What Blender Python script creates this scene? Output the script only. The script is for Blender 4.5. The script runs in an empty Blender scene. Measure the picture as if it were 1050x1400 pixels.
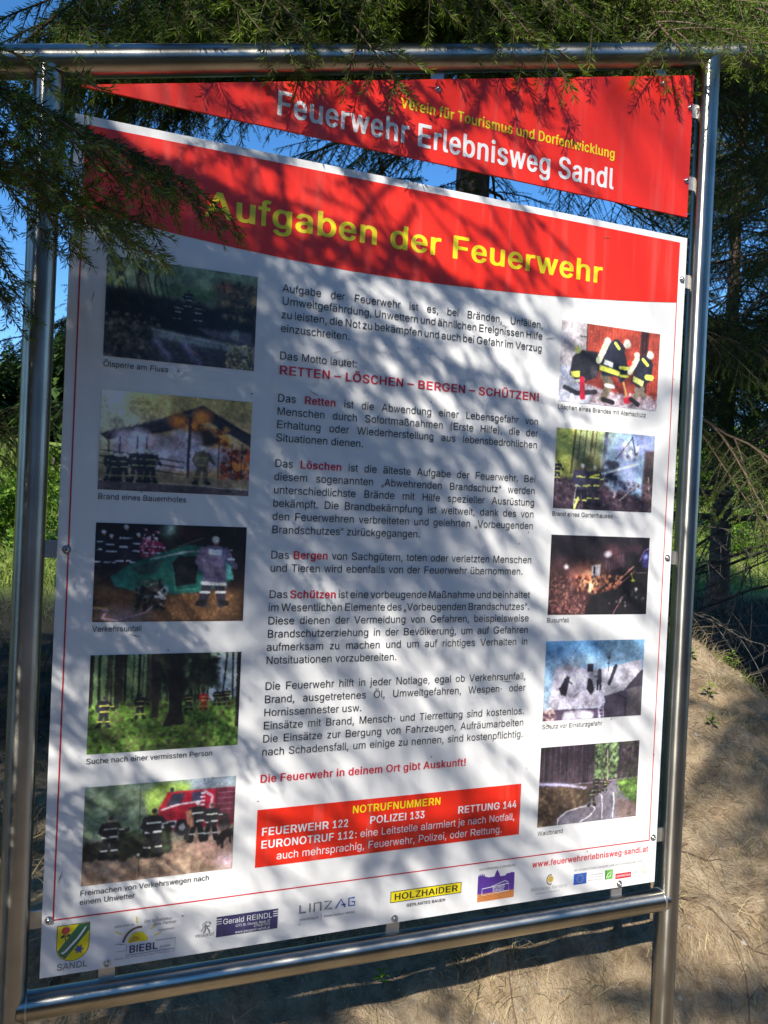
import bpy, math, random
import numpy as np
from mathutils import Vector, Matrix
R = math.radians
rng = np.random.default_rng(7)
random.seed(7)
S = bpy.context.scene
COL = S.collection
D = bpy.data

# ------------------------------------------------------------------ camera
CAM = np.array([0.0584, -1.3120, 0.7810])
CR = np.array([[0.93647904, -0.3476384, 0.04641707], [0.03915492, -0.02789003, -0.99884385], [0.34853105, 0.93721379, -0.01250667]])
FPX = 1050.0
cd = D.cameras.new('camera'); cam = D.objects.new('camera', cd); COL.objects.link(cam)
cd.sensor_fit = 'VERTICAL'; cd.sensor_height = 36.0; cd.lens = 36.0 * FPX / 1400.0
cd.clip_start = 0.02; cd.clip_end = 1500
cam.matrix_world = Matrix([[CR[0][0], -CR[1][0], -CR[2][0], CAM[0]], [CR[0][1], -CR[1][1], -CR[2][1], CAM[1]], [CR[0][2], -CR[1][2], -CR[2][2], CAM[2]], [0, 0, 0, 1]])
S.camera = cam

def project(p):
    c = (np.asarray(p) - CAM) @ CR.T
    z = np.where(abs(c[..., 2]) < 1e-6, 1e-6, c[..., 2])
    return 525 + FPX * c[..., 0] / z, 700 + FPX * c[..., 1] / z, c[..., 2]

# ------------------------------------------------------------------ sky and sun
SUN_EL, SUN_AZ = 37.0, 40.0            # the light travels towards +x, +y
w = D.worlds.new("World"); S.world = w; w.use_nodes = True
nt = w.node_tree; bg = nt.nodes['Background']
sky = nt.nodes.new('ShaderNodeTexSky'); sky.sky_type = 'NISHITA'; sky.sun_disc = False
sky.sun_elevation = R(SUN_EL); sky.sun_rotation = R(180 + SUN_AZ)
sky.altitude = 2000; sky.air_density = 1.0; sky.dust_density = 0.0; sky.ozone_density = 2.8
hs = nt.nodes.new('ShaderNodeHueSaturation'); hs.inputs['Saturation'].default_value = 1.25; nt.links.new(sky.outputs[0], hs.inputs['Color']); nt.links.new(hs.outputs[0], bg.inputs[0]); bg.inputs[1].default_value = 0.145
sl = D.lights.new('sun', 'SUN'); sun = D.objects.new('sun', sl); COL.objects.link(sun)
sl.energy = 5.0; sl.angle = R(0.53); sl.color = (1.0, 0.95, 0.87)
sd = Vector((math.sin(R(SUN_AZ)) * math.cos(R(SUN_EL)), math.cos(R(SUN_AZ)) * math.cos(R(SUN_EL)), -math.sin(R(SUN_EL))))
sun.rotation_euler = sd.to_track_quat('-Z', 'Y').to_euler(); sun.location = (-6, -8, 9)
S.view_settings.view_transform = 'Standard'; S.view_settings.look = 'None'
S.view_settings.exposure = 0.66; S.view_settings.gamma = 1.0; S.view_settings.use_curve_mapping = False
S.cycles.max_bounces = 6; S.cycles.diffuse_bounces = 3; S.cycles.glossy_bounces = 4

# ------------------------------------------------------------------ helpers
def link(o, parent=None):
    COL.objects.link(o)
    if parent: o.parent = parent
    return o

def mesh_obj(name, V, F, mat=None, parent=None, smooth=False, att=None, loc=None):
    me = D.meshes.new(name)
    V = np.asarray(V, dtype=np.float32)
    if isinstance(F, np.ndarray):
        n = F.shape[1]; me.vertices.add(len(V)); me.vertices.foreach_set('co', V.ravel())
        me.loops.add(F.size); me.loops.foreach_set('vertex_index', F.astype(np.int32).ravel())
        me.polygons.add(len(F)); me.polygons.foreach_set('loop_start', np.arange(0, F.size, n, dtype=np.int32))
        me.update(calc_edges=True)
    else:
        me.from_pydata(V.tolist(), [], F); me.update()
    if att is not None:
        for k, a in att.items():
            a = np.asarray(a, dtype=np.float32)
            if a.ndim == 2:
                q = me.attributes.new(k, 'FLOAT_COLOR', 'POINT'); b = np.ones((len(V), 4), np.float32); b[:, :3] = a; q.data.foreach_set('color', b.ravel())
            else:
                q = me.attributes.new(k, 'FLOAT', 'POINT'); q.data.foreach_set('value', a)
    if smooth: me.polygons.foreach_set('use_smooth', np.ones(len(me.polygons), bool))
    if mat:
        for m in (mat if isinstance(mat, (list, tuple)) else [mat]): me.materials.append(m)
    o = D.objects.new(name, me); link(o, parent)
    if loc is not None: o.location = loc
    return o

def thing(name, label, cat, loc=(0, 0, 0), group=None, rot=(0, 0, 0)):
    o = D.objects.new(name, None); COL.objects.link(o); o.location = loc; o.rotation_euler = rot; o.empty_display_size = .1
    return tag(o, label, cat, group)

def tag(o, label=None, cat=None, group=None, kind=None):
    if label: o['label'] = label
    if cat: o['category'] = cat
    if group: o['group'] = group
    if kind: o['kind'] = kind
    return o

class MB:
    def __init__(s): s.V = []; s.F = []
    def add(s, V, F):
        n = len(s.V); s.V += [tuple(v) for v in V]; s.F += [tuple(i + n for i in f) for f in F]
    def box(s, x0, y0, z0, x1, y1, z1, M=None):
        V = [(x, y, z) for x in (x0, x1) for y in (y0, y1) for z in (z0, z1)]
        if M is not None: V = [tuple(M @ Vector(v)) for v in V]
        s.add(V, [(0, 1, 3, 2), (4, 6, 7, 5), (0, 4, 5, 1), (2, 3, 7, 6), (0, 2, 6, 4), (1, 5, 7, 3)])
    def tube(s, pts, rad, n=24, caps=True):
        pts = [Vector(p) for p in pts]
        if not isinstance(rad, (list, tuple)): rad = [rad] * len(pts)
        V = []; F = []; up = None
        for i, p in enumerate(pts):
            d = (pts[min(i + 1, len(pts) - 1)] - pts[max(i - 1, 0)]).normalized()
            if up is None: up = Vector((0, 0, 1)) if abs(d.z) < .9 else Vector((0, 1, 0))
            a = d.cross(up).normalized(); b = a.cross(d).normalized(); up = b
            for k in range(n):
                t = 2 * math.pi * k / n; V.append(tuple(p + (a * math.cos(t) + b * math.sin(t)) * rad[i]))
        for i in range(len(pts) - 1):
            for k in range(n): F.append((i * n + k, i * n + (k + 1) % n, (i + 1) * n + (k + 1) % n, (i + 1) * n + k))
        if caps: F += [tuple(range(n - 1, -1, -1)), tuple((len(pts) - 1) * n + k for k in range(n))]
        s.add(V, F)
    def build(s, name, mat, parent=None, smooth=False):
        return mesh_obj(name, s.V, s.F, mat, parent, smooth)

def auto_smooth(o, ang=35):
    me = o.data
    me.polygons.foreach_set('use_smooth', np.ones(len(me.polygons), bool))
    try: me.set_sharp_from_angle(angle=R(ang))
    except Exception: pass

# ------------------------------------------------------------------ materials
def mat(name, col=(.5, .5, .5), rough=.6, metal=0, spec=.5, bump=None, var=None, sub=0):
    m = D.materials.new(name); m.use_nodes = True; t = m.node_tree; b = t.nodes['Principled BSDF']
    b.inputs['Base Color'].default_value = (*col, 1); b.inputs['Roughness'].default_value = rough; b.inputs['Metallic'].default_value = metal
    b.inputs['Specular IOR Level'].default_value = spec
    co = t.nodes.new('ShaderNodeTexCoord')
    if var:
        sc, c2, lo, hi = var
        n = t.nodes.new('ShaderNodeTexNoise'); n.inputs['Scale'].default_value = sc; n.inputs['Detail'].default_value = 8
        t.links.new(co.outputs['Object'], n.inputs['Vector'])
        r = t.nodes.new('ShaderNodeValToRGB'); r.color_ramp.elements[0].position = lo; r.color_ramp.elements[1].position = hi
        r.color_ramp.elements[0].color = (*col, 1); r.color_ramp.elements[1].color = (*c2, 1)
        t.links.new(n.outputs[0], r.inputs[0]); t.links.new(r.outputs[0], b.inputs['Base Color'])
    if bump:
        sc, st, di = bump
        n = t.nodes.new('ShaderNodeTexNoise'); n.inputs['Scale'].default_value = sc; n.inputs['Detail'].default_value = 6
        t.links.new(co.outputs['Object'], n.inputs['Vector'])
        u = t.nodes.new('ShaderNodeBump'); u.inputs['Strength'].default_value = st; u.inputs['Distance'].default_value = di
        t.links.new(n.outputs[0], u.inputs['Height']); t.links.new(u.outputs[0], b.inputs['Normal'])
    return m

def mat_att(name, att='print', rough=.45, spec=.5):
    m = mat(name, rough=rough, spec=spec); t = m.node_tree
    a = t.nodes.new('ShaderNodeAttribute'); a.attribute_name = att
    t.links.new(a.outputs['Color'], t.nodes['Principled BSDF'].inputs['Base Color'])
    return m

def mat_ink(name, col, fade=.12):
    """printing ink on the laminated board: thin dust film and slight fading"""
    m = mat(name, col, rough=.38, spec=.45); t = m.node_tree; b = t.nodes['Principled BSDF']
    co = t.nodes.new('ShaderNodeTexCoord'); n = t.nodes.new('ShaderNodeTexNoise'); n.inputs['Scale'].default_value = 5; n.inputs['Detail'].default_value = 9; n.inputs['Roughness'].default_value = .65
    t.links.new(co.outputs['Object'], n.inputs['Vector'])
    x = t.nodes.new('ShaderNodeMix'); x.data_type = 'RGBA'; x.inputs[6].default_value = (*col, 1)
    x.inputs[7].default_value = (*[c * (1 - fade) + .35 * fade for c in col], 1)
    t.links.new(n.outputs[0], x.inputs[0]); t.links.new(x.outputs[2], b.inputs['Base Color'])
    mp = t.nodes.new('ShaderNodeMapping'); mp.inputs['Scale'].default_value = (26, 1, 1.6); t.links.new(co.outputs['Object'], mp.inputs[0])
    n2 = t.nodes.new('ShaderNodeTexNoise'); n2.inputs['Scale'].default_value = 1.6; n2.inputs['Detail'].default_value = 7; t.links.new(mp.outputs[0], n2.inputs['Vector'])
    q2 = t.nodes.new('ShaderNodeMapRange'); q2.inputs[1].default_value = .52; q2.inputs[2].default_value = .80; q2.inputs[4].default_value = .17; t.links.new(n2.outputs[0], q2.inputs[0])
    x2 = t.nodes.new('ShaderNodeMix'); x2.data_type = 'RGBA'; x2.inputs[7].default_value = (.40, .38, .33, 1); t.links.new(q2.outputs[0], x2.inputs[0]); t.links.new(x.outputs[2], x2.inputs[6]); t.links.new(x2.outputs[2], b.inputs['Base Color'])
    r = t.nodes.new('ShaderNodeMapRange'); r.inputs[3].default_value = .30; r.inputs[4].default_value = .5
    t.links.new(n.outputs[0], r.inputs[0]); t.links.new(r.outputs[0], b.inputs['Roughness'])
    return m

def mat_steel(name, axis="Z"):
    m = mat(name, (.56, .57, .58), rough=.22, metal=1); t = m.node_tree; b = t.nodes['Principled BSDF']
    co = t.nodes.new('ShaderNodeTexCoord')
    mp = t.nodes.new('ShaderNodeMapping'); mp.inputs['Scale'].default_value = (60, 60, 1.5); t.links.new(co.outputs['Object'], mp.inputs[0])
    n = t.nodes.new('ShaderNodeTexNoise'); n.inputs['Scale'].default_value = 6; n.inputs['Detail'].default_value = 5; t.links.new(mp.outputs[0], n.inputs['Vector'])
    r = t.nodes.new('ShaderNodeMapRange'); r.inputs[3].default_value = .24; r.inputs[4].default_value = .42; t.links.new(n.outputs[0], r.inputs[0])
    t.links.new(r.outputs[0], b.inputs['Roughness'])
    n2 = t.nodes.new('ShaderNodeTexNoise'); n2.inputs['Scale'].default_value = 9; n2.inputs['Detail'].default_value = 8; t.links.new(co.outputs['Object'], n2.inputs['Vector'])
    c = t.nodes.new('ShaderNodeValToRGB'); c.color_ramp.elements[0].position = .35; c.color_ramp.elements[0].color = (.30, .29, .26, 1); c.color_ramp.elements[1].position = .6; c.color_ramp.elements[1].color = (.43, .41, .36, 1)
    t.links.new(n2.outputs[0], c.inputs[0]); t.links.new(c.outputs[0], b.inputs['Base Color'])
    tg = t.nodes.new('ShaderNodeTangent'); tg.direction_type = 'RADIAL'; tg.axis = axis; t.links.new(tg.outputs[0], b.inputs['Tangent'])
    b.inputs['Anisotropic'].default_value = .85; b.inputs['Anisotropic Rotation'].default_value = .25
    u = t.nodes.new('ShaderNodeBump'); u.inputs['Strength'].default_value = .04; u.inputs['Distance'].default_value = .001
    t.links.new(n.outputs[0], u.inputs['Height']); t.links.new(u.outputs[0], b.inputs['Normal'])
    return m

def mat_leaf(name, dark, light, trans=.25, rough=.55):
    m = mat(name, dark, rough=rough, spec=.3); t = m.node_tree; b = t.nodes['Principled BSDF']; out = t.nodes['Material Output']
    a = t.nodes.new('ShaderNodeAttribute'); a.attribute_name = 'tint'
    r = t.nodes.new('ShaderNodeValToRGB'); r.color_ramp.elements[0].color = (*dark, 1); r.color_ramp.elements[1].color = (*light, 1)
    t.links.new(a.outputs['Fac'], r.inputs[0]); t.links.new(r.outputs[0], b.inputs['Base Color'])
    tr = t.nodes.new('ShaderNodeBsdfTranslucent'); mx = t.nodes.new('ShaderNodeMixShader'); mx.inputs[0].default_value = trans
    t.links.new(r.outputs[0], tr.inputs[0]); t.links.new(b.outputs[0], mx.inputs[1]); t.links.new(tr.outputs[0], mx.inputs[2]); t.links.new(mx.outputs[0], out.inputs[0])
    return m

M = {}
M['steel'] = mat_steel('brushed_steel')
M['steel_h'] = mat_steel('brushed_steel_rail', 'X')
M['bolt'] = mat('bolt_steel', (.5, .5, .5), .28, 1)
M['clip'] = mat('clip_metal', (.55, .55, .54), .42, .85, bump=(40, .1, .002), var=(12, (.42, .41, .39), .4, .7))
M['white'] = mat_ink('white_laminate', (.82, .81, .79), .12)
M['edge'] = mat('panel_edge', (.55, .56, .57), .5)
M['back'] = mat('panel_back', (.25, .26, .27), .5)
M['red'] = mat_ink('red_ink', (.82, .024, .008), .02)
M['line'] = mat_ink('border_red_ink', (.55, .015, .03), .04)
M['black'] = mat_ink('black_ink', (.012, .012, .014), .03)
M['dred'] = mat_ink('crimson_ink', (.62, .02, .045), .05)
M['yellow'] = mat_ink('yellow_ink', (.86, .70, .01), .03)
M['wink'] = mat_ink('white_ink', (.82, .82, .82), .05)
M['grey'] = mat_ink('grey_ink', (.16, .16, .17), .05)
M['lgrey'] = mat_ink('light_grey_ink', (.42, .42, .43), .05)
M['blue'] = mat_ink('blue_ink', (.02, .10, .42), .05)
M['navy'] = mat_ink('navy_ink', (.035, .03, .12), .05)
M['purple'] = mat_ink('purple_ink', (.09, .03, .28), .05)
M['orange'] = mat_ink('orange_ink', (.75, .26, .06), .05)
M['green'] = mat_ink('green_ink', (.02, .16, .07), .05)
M['lime'] = mat_ink('lime_ink', (.15, .48, .03), .05)
M['gold'] = mat_ink('gold_ink', (.55, .36, .03), .05)
M['brown'] = mat_ink('brown_ink', (.16, .08, .05), .05)
M['print'] = mat_att('photo_print')
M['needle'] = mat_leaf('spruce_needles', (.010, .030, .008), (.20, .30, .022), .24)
M['needle_far'] = mat_leaf('far_spruce_needles', (.014, .034, .012), (.07, .12, .02), .15)
M['bark'] = mat('spruce_bark', (.085, .055, .038), .9, bump=(30, .8, .02), var=(14, (.17, .125, .09), .4, .7))
M['twig'] = mat('twig_bark', (.10, .065, .04), .85, var=(30, (.17, .12, .08), .4, .7))
M['dead'] = mat('dead_twigs', (.09, .075, .06), .9, var=(20, (.16, .14, .12), .4, .7))
M['leaf'] = mat_leaf('broad_leaves', (.05, .12, .012), (.22, .36, .03), .35)
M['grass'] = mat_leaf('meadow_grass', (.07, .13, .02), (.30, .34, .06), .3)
M['shadegrass'] = mat_leaf('shade_dark_grass', (.012, .022, .007), (.055, .085, .020), .2)  # meadow grass again, its colour darkened to stand in for tree shade
M['drygrass'] = mat_leaf('dry_grass', (.22, .16, .08), (.50, .42, .24), .25)
M['wood'] = mat('weathered_wood', (.10, .085, .07), .9, bump=(25, .6, .01), var=(9, (.19, .165, .14), .4, .7))
M['stone'] = mat('stone', (.24, .20, .155), .85, bump=(40, .5, .005), var=(15, (.33, .29, .23), .4, .7))
# ------------------------------------------------------------------ ground
def smooth(a, b, t):
    t = np.clip((t - a) / (b - a), 0, 1); return t * t * (3 - 2 * t)
def vnoise(x, y, s, seed):
    """value noise"""
    r = np.random.default_rng(seed).random((256, 256))
    x = np.asarray(x, float) / s; y = np.asarray(y, float) / s; xi = np.floor(x).astype(int); yi = np.floor(y).astype(int); fx = x - xi; fy = y - yi
    fx = fx * fx * (3 - 2 * fx); fy = fy * fy * (3 - 2 * fy)
    g = lambda i, j: r[i % 256, j % 256]
    return (g(xi, yi) * (1 - fx) + g(xi + 1, yi) * fx) * (1 - fy) + (g(xi, yi + 1) * (1 - fx) + g(xi + 1, yi + 1) * fx) * fy - .5
def gz(x, y):
    x = np.asarray(x, float); y = np.asarray(y, float)
    hr = np.interp(x, [-2, -.6, .1, .5, 1.0, 2.0, 2.55, 3.1, 3.9, 6], [-.30, -.26, -.20, -.14, .02, .28, .29, -.16, -.5, -.62])
    yr = np.interp(x, [-2, .1, 1.3, 2.6, 4], [.45, .42, 1.35, 1.6, 1.5])
    foot = -.80
    z27 = np.interp(x, [-2, .3, 1.3, 2.4, 4], [-.30, -.275, -.245, -.25, -.55])
    low = foot + (z27 - foot) * smooth(-.80, .50, y) ** 2 * 1.19
    up = z27 + (hr - z27) * smooth(0, 1, (y - .27) / np.maximum(yr - .27, .1)) ** 1.0
    beyond = hr + (-.62 - hr) * smooth(0, 1, (y - yr) / 1.6)
    z = np.where(y < .27, low, np.where(y < yr, up, beyond))
    near = np.exp(-((x - 1) ** 2 + y ** 2) / 40.)
    z = z + near * (.12 * vnoise(x, y, .7, 1) + .08 * vnoise(x, y, .25, 2) + .045 * vnoise(x, y, .09, 3) + .016 * vnoise(x, y, .045, 4)) * smooth(-.9, -.2, y)
    r = np.hypot(x, y)
    hill = .115 * np.maximum(y - 11, 0) * smooth(9, 26, y)
    hill = np.where(y > 75, hill + .06 * (y - 75), hill)
    z = z + np.minimum(hill, 30) + smooth(5, 30, r) * (1.2 * vnoise(x, y, 19, 5) + .35 * vnoise(x, y, 5, 6))
    return z
def axis(core0, core1, step, far0, far1):
    a = list(np.arange(core0, core1, step)); s = step
    while a[-1] < far1: s *= 1.12; a.append(a[-1] + s)
    s = step; b = []
    p = core0
    while p > far0: s *= 1.12; p -= s; b.append(p)
    return np.array(b[::-1] + a)
ax = axis(-1.0, 3.4, .022, -420, 420); ay = axis(-.4, 2.0, .022, -260, 420)
GX, GY = np.meshgrid(ax, ay); GZ = gz(GX, GY)
nx, ny = len(ax), len(ay)
ii = (np.arange(ny - 1)[:, None] * nx + np.arange(nx - 1)[None, :]).ravel()
gm = mat('ground_soil', rough=.95, spec=.2)
t = gm.node_tree; b = t.nodes['Principled BSDF']; L = t.links.new
tc = t.nodes.new('ShaderNodeTexCoord')
def noise(sc, det=8, ro=.6):
    n = t.nodes.new('ShaderNodeTexNoise'); n.inputs['Scale'].default_value = sc; n.inputs['Detail'].default_value = det; n.inputs['Roughness'].default_value = ro
    L(tc.outputs['Object'], n.inputs['Vector']); return n
def ramp(src, stops):
    r = t.nodes.new('ShaderNodeValToRGB'); e = r.color_ramp.elements
    while len(e) < len(stops): e.new(.5)
    for q, (p, c) in zip(e, stops): q.position = p; q.color = (*c, 1)
    L(src, r.inputs[0]); return r
def mixc(f, a_, b_):
    x = t.nodes.new('ShaderNodeMix'); x.data_type = 'RGBA'
    L(f, x.inputs[0]); L(a_, x.inputs[6]); L(b_, x.inputs[7]); return x.outputs[2]
n1 = noise(3.2); n2 = noise(26, 10, .7); n3 = noise(120, 4, .7)
soil = ramp(n1.outputs[0], [(.30, (.22, .145, .085)), (.5, (.50, .36, .22)), (.72, (.66, .52, .34))])
fleck = ramp(n2.outputs[0], [(.34, (.08, .055, .035)), (.50, (.45, .33, .20)), (.70, (.70, .58, .39))])
m1 = t.nodes.new('ShaderNodeMix'); m1.data_type = 'RGBA'; m1.inputs[0].default_value = .5; L(soil.outputs[0], m1.inputs[6]); L(fleck.outputs[0], m1.inputs[7])
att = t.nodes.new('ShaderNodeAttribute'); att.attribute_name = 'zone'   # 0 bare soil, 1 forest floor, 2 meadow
floor_ = ramp(n2.outputs[0], [(.35, (.016, .013, .009)), (.6, (.040, .032, .020)), (.8, (.022, .032, .012))])  # forest litter tones, darkened further for the shade under the trees
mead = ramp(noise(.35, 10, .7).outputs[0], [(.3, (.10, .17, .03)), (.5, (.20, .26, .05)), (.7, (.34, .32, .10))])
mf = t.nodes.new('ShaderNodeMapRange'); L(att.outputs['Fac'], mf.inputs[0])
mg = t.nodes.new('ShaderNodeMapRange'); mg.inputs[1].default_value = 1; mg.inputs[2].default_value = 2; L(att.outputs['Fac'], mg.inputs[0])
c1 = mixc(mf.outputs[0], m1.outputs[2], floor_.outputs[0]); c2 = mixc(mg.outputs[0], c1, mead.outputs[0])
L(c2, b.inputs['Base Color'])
bu = t.nodes.new('ShaderNodeBump'); bu.inputs['Strength'].default_value = 1.0; bu.inputs['Distance'].default_value = .02
ad = t.nodes.new('ShaderNodeMath'); ad.operation = 'ADD'; L(n2.outputs[0], ad.inputs[0]); L(n3.outputs[0], ad.inputs[1]); L(ad.outputs[0], bu.inputs['Height']); L(bu.outputs[0], b.inputs['Normal'])
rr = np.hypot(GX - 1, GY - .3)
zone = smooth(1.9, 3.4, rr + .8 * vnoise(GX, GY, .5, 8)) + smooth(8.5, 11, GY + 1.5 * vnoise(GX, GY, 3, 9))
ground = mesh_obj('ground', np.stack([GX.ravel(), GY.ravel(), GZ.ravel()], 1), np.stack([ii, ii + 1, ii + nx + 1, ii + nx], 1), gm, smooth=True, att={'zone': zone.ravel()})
tag(ground, 'earth bank with dry soil rising to a sunny meadow hillside', None, kind='structure')

# ------------------------------------------------------------------ tube frame
DIA = .0225
YT = .004
frame = thing('sign_frame', 'brushed steel tube frame carrying the large board, its top rail sloping up to the right', 'frame', (-.04, YT, -.80))
off = np.array([.04, -YT, .80])
rail = lambda u: 1.4225 + (u + .105) * .2528
def P(u, v, y=YT): return (u + .04, y - YT, v + .80)
def tubepart(name, a, b_, r=DIA, n=40):
    m = MB(); m.tube([P(*a), P(*b_)], r, n); o = m.build(name, M['steel_h' if 'rail' in name else 'steel'], frame); auto_smooth(o); return o
tubepart('post', (-.040, -1.25), (-.040, rail(-.04) - .006))
tubepart('post', (1.2440, -1.15), (1.2365, rail(1.2365) - .006))
tubepart('top_rail', (-.42, rail(-.42)), (2.3, rail(2.3)), .0245)
tubepart('bottom_rail', (-.030, -.0425), (1.232, -.0425), .0225)
# weld seams where the tubes meet
for (u, v) in ((-.0175, -.0425), (1.2195, -.0425)):
    m = MB(); m.tube([P(u - .0015, v), P(u + .0015, v)], .0238, 32); o = m.build('weld_seam', M['clip'], frame); auto_smooth(o)

def screw(parent, u, v, y0, r=.0046):
    """button-head machine screw pointing out of the panel"""
    m = MB(); n = 14; rings = [(r * 1.45, 0), (r * 1.45, -.0012), (r, -.0012), (r, -.0030), (r * .8, -.0046), (r * .45, -.0053), (r * .42, -.0030)]
    V = []
    for (q, y) in rings:
        for k in range(n):
            a = 2 * math.pi * k / n; V.append((u + q * math.cos(a), y0 + y, v + q * math.sin(a)))
    F = [(i * n + k, (i + 1) * n + k, (i + 1) * n + (k + 1) % n, i * n + (k + 1) % n) for i in range(len(rings) - 1) for k in range(n)]
    F.append(tuple((len(rings) - 1) * n + k for k in range(n)))
    m.add(V, F); o = m.build('screw', M['bolt'], parent); auto_smooth(o, 40); return o

def tab(a, b_, wdt):
    """flat welded tab from the tube to behind the panel"""
    a = Vector((a[0], 0, a[1])); b2 = Vector((b_[0], 0, b_[1])); d = (b2 - a).normalized(); s = Vector((-d.z, 0, d.x)) * wdt / 2
    m = MB(); V = []
    for y in (.006, .0095):
        for q in (a + s, a - s, b2 - s, b2 + s): V.append(P(q.x, q.z, y))
    m.add(V, [(0, 1, 2, 3), (7, 6, 5, 4), (0, 4, 5, 1), (1, 5, 6, 2), (2, 6, 7, 3), (3, 7, 4, 0)])
    return m.build('clip', M['clip'], frame)
SIDE = [(.0105, .0925), (.0138, .6830), (.012, 1.279)]; SIDER = [(1.1895, .0965), (1.1895, .6915), (1.1905, 1.279)]
BOT = [(.1010, .0085), (.6046, .0085), (1.1082, .0085)]
for (u, v) in SIDE: tab((-.022, v), (.028, v), .028)
for (u, v) in SIDER: tab((1.222, v), (1.172, v), .028)
for (u, v) in BOT: tab((u, -.022), (u, .026), .0255)
for (u, v) in ((1.190, 1.6385), (1.190, 1.4860)): tab((1.219, v), (1.17, v), .028)
for u in (.6136, 1.1156): tab((u, rail(u) - .0235), (u, rail(u) - .07), .0255)

# ------------------------------------------------------------------ printed board
W, H = 1.2, 1.3674
board = thing('information_board', 'large white information board with red header reading Aufgaben der Feuerwehr and ten printed photographs', 'sign', (0, 0, 0))
m = MB(); m.box(0, .0000, 0, W, .0040, H); panel = m.build('panel', [M['white']], board)
bv = panel.modifiers.new('bevel', 'BEVEL'); bv.width = .0006; bv.segments = 2
def flat(name, parent, pts, mt, y=-.0006, holes=None):
    """flat printed patch: polygon in board coordinates"""
    from mathutils.geometry import tessellate_polygon
    polys = [[Vector((p[0], p[1], 0)) for p in pts]] + [[Vector((p[0], p[1], 0)) for p in h] for h in (holes or [])]
    T = tessellate_polygon(polys); V = [q for pl in polys for q in pl]
    F = []
    for f in T:
        a, b_, c = (V[i] for i in f)
        F.append(tuple(f) if (b_ - a).cross(c - a).z > 0 else (f[0], f[2], f[1]))
    return mesh_obj(name, [(v.x, y, v.y) for v in V], F, mt, parent)
def rect(a, b_, c, d): return [(a, b_), (c, b_), (c, d), (a, d)]
# red header with its curved lower edge, red border line below it
bu_ = [.0155, .06, .10, .17, .2617, .36, .4641, .56, .665, .77, .8685, .96, 1.04, 1.11, 1.181]
bv_ = [1.2215, 1.2165, 1.2110, 1.2040, 1.1973, 1.1920, 1.1890, 1.1889, 1.1915, 1.1955, 1.2010, 1.2075, 1.2145, 1.2215, 1.2293]
flat('header_band', board, [(.0155, 1.3530), ] + list(zip(bu_, bv_)) + [(1.181, 1.3550)], M['red'])
bw = .0022
flat('border_line', board, [(.0155, 1.2215), (.0155, .0905), (1.181, .0905), (1.181, 1.2293), (1.181 - bw, 1.2290), (1.181 - bw, .0905 + bw), (.0155 + bw, .0905 + bw), (.0155 + bw, 1.2212)], M['line'], -.0006)
YP = -.0006
for (u, v) in SIDE + SIDER + BOT: screw(board, u, v, -.0003)

# dirt specks and spruce needles stuck to the face
ms = MB(); rs = random.Random(31)
for k in range(60):
    u, v = rs.uniform(.01, 1.19), rs.uniform(.01, 1.35); a = rs.uniform(0, 3.14); l_ = rs.uniform(.0010, .0022) if k % 4 else rs.uniform(.006, .012); w_ = .0009 if k % 4 else .0006
    c, s_ = math.cos(a), math.sin(a); ms.add([(u + c * l_ * i - s_ * w_ * j, -.0018, v + s_ * l_ * i + c * w_ * j) for i, j in ((-1, -.4), (0, -1), (1, -.3), (1, .4), (0, 1), (-1, .3))], [(0, 1, 2, 3, 4, 5)])
tag(ms.build('specks', M['twig'], board), kind='stuff')

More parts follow.
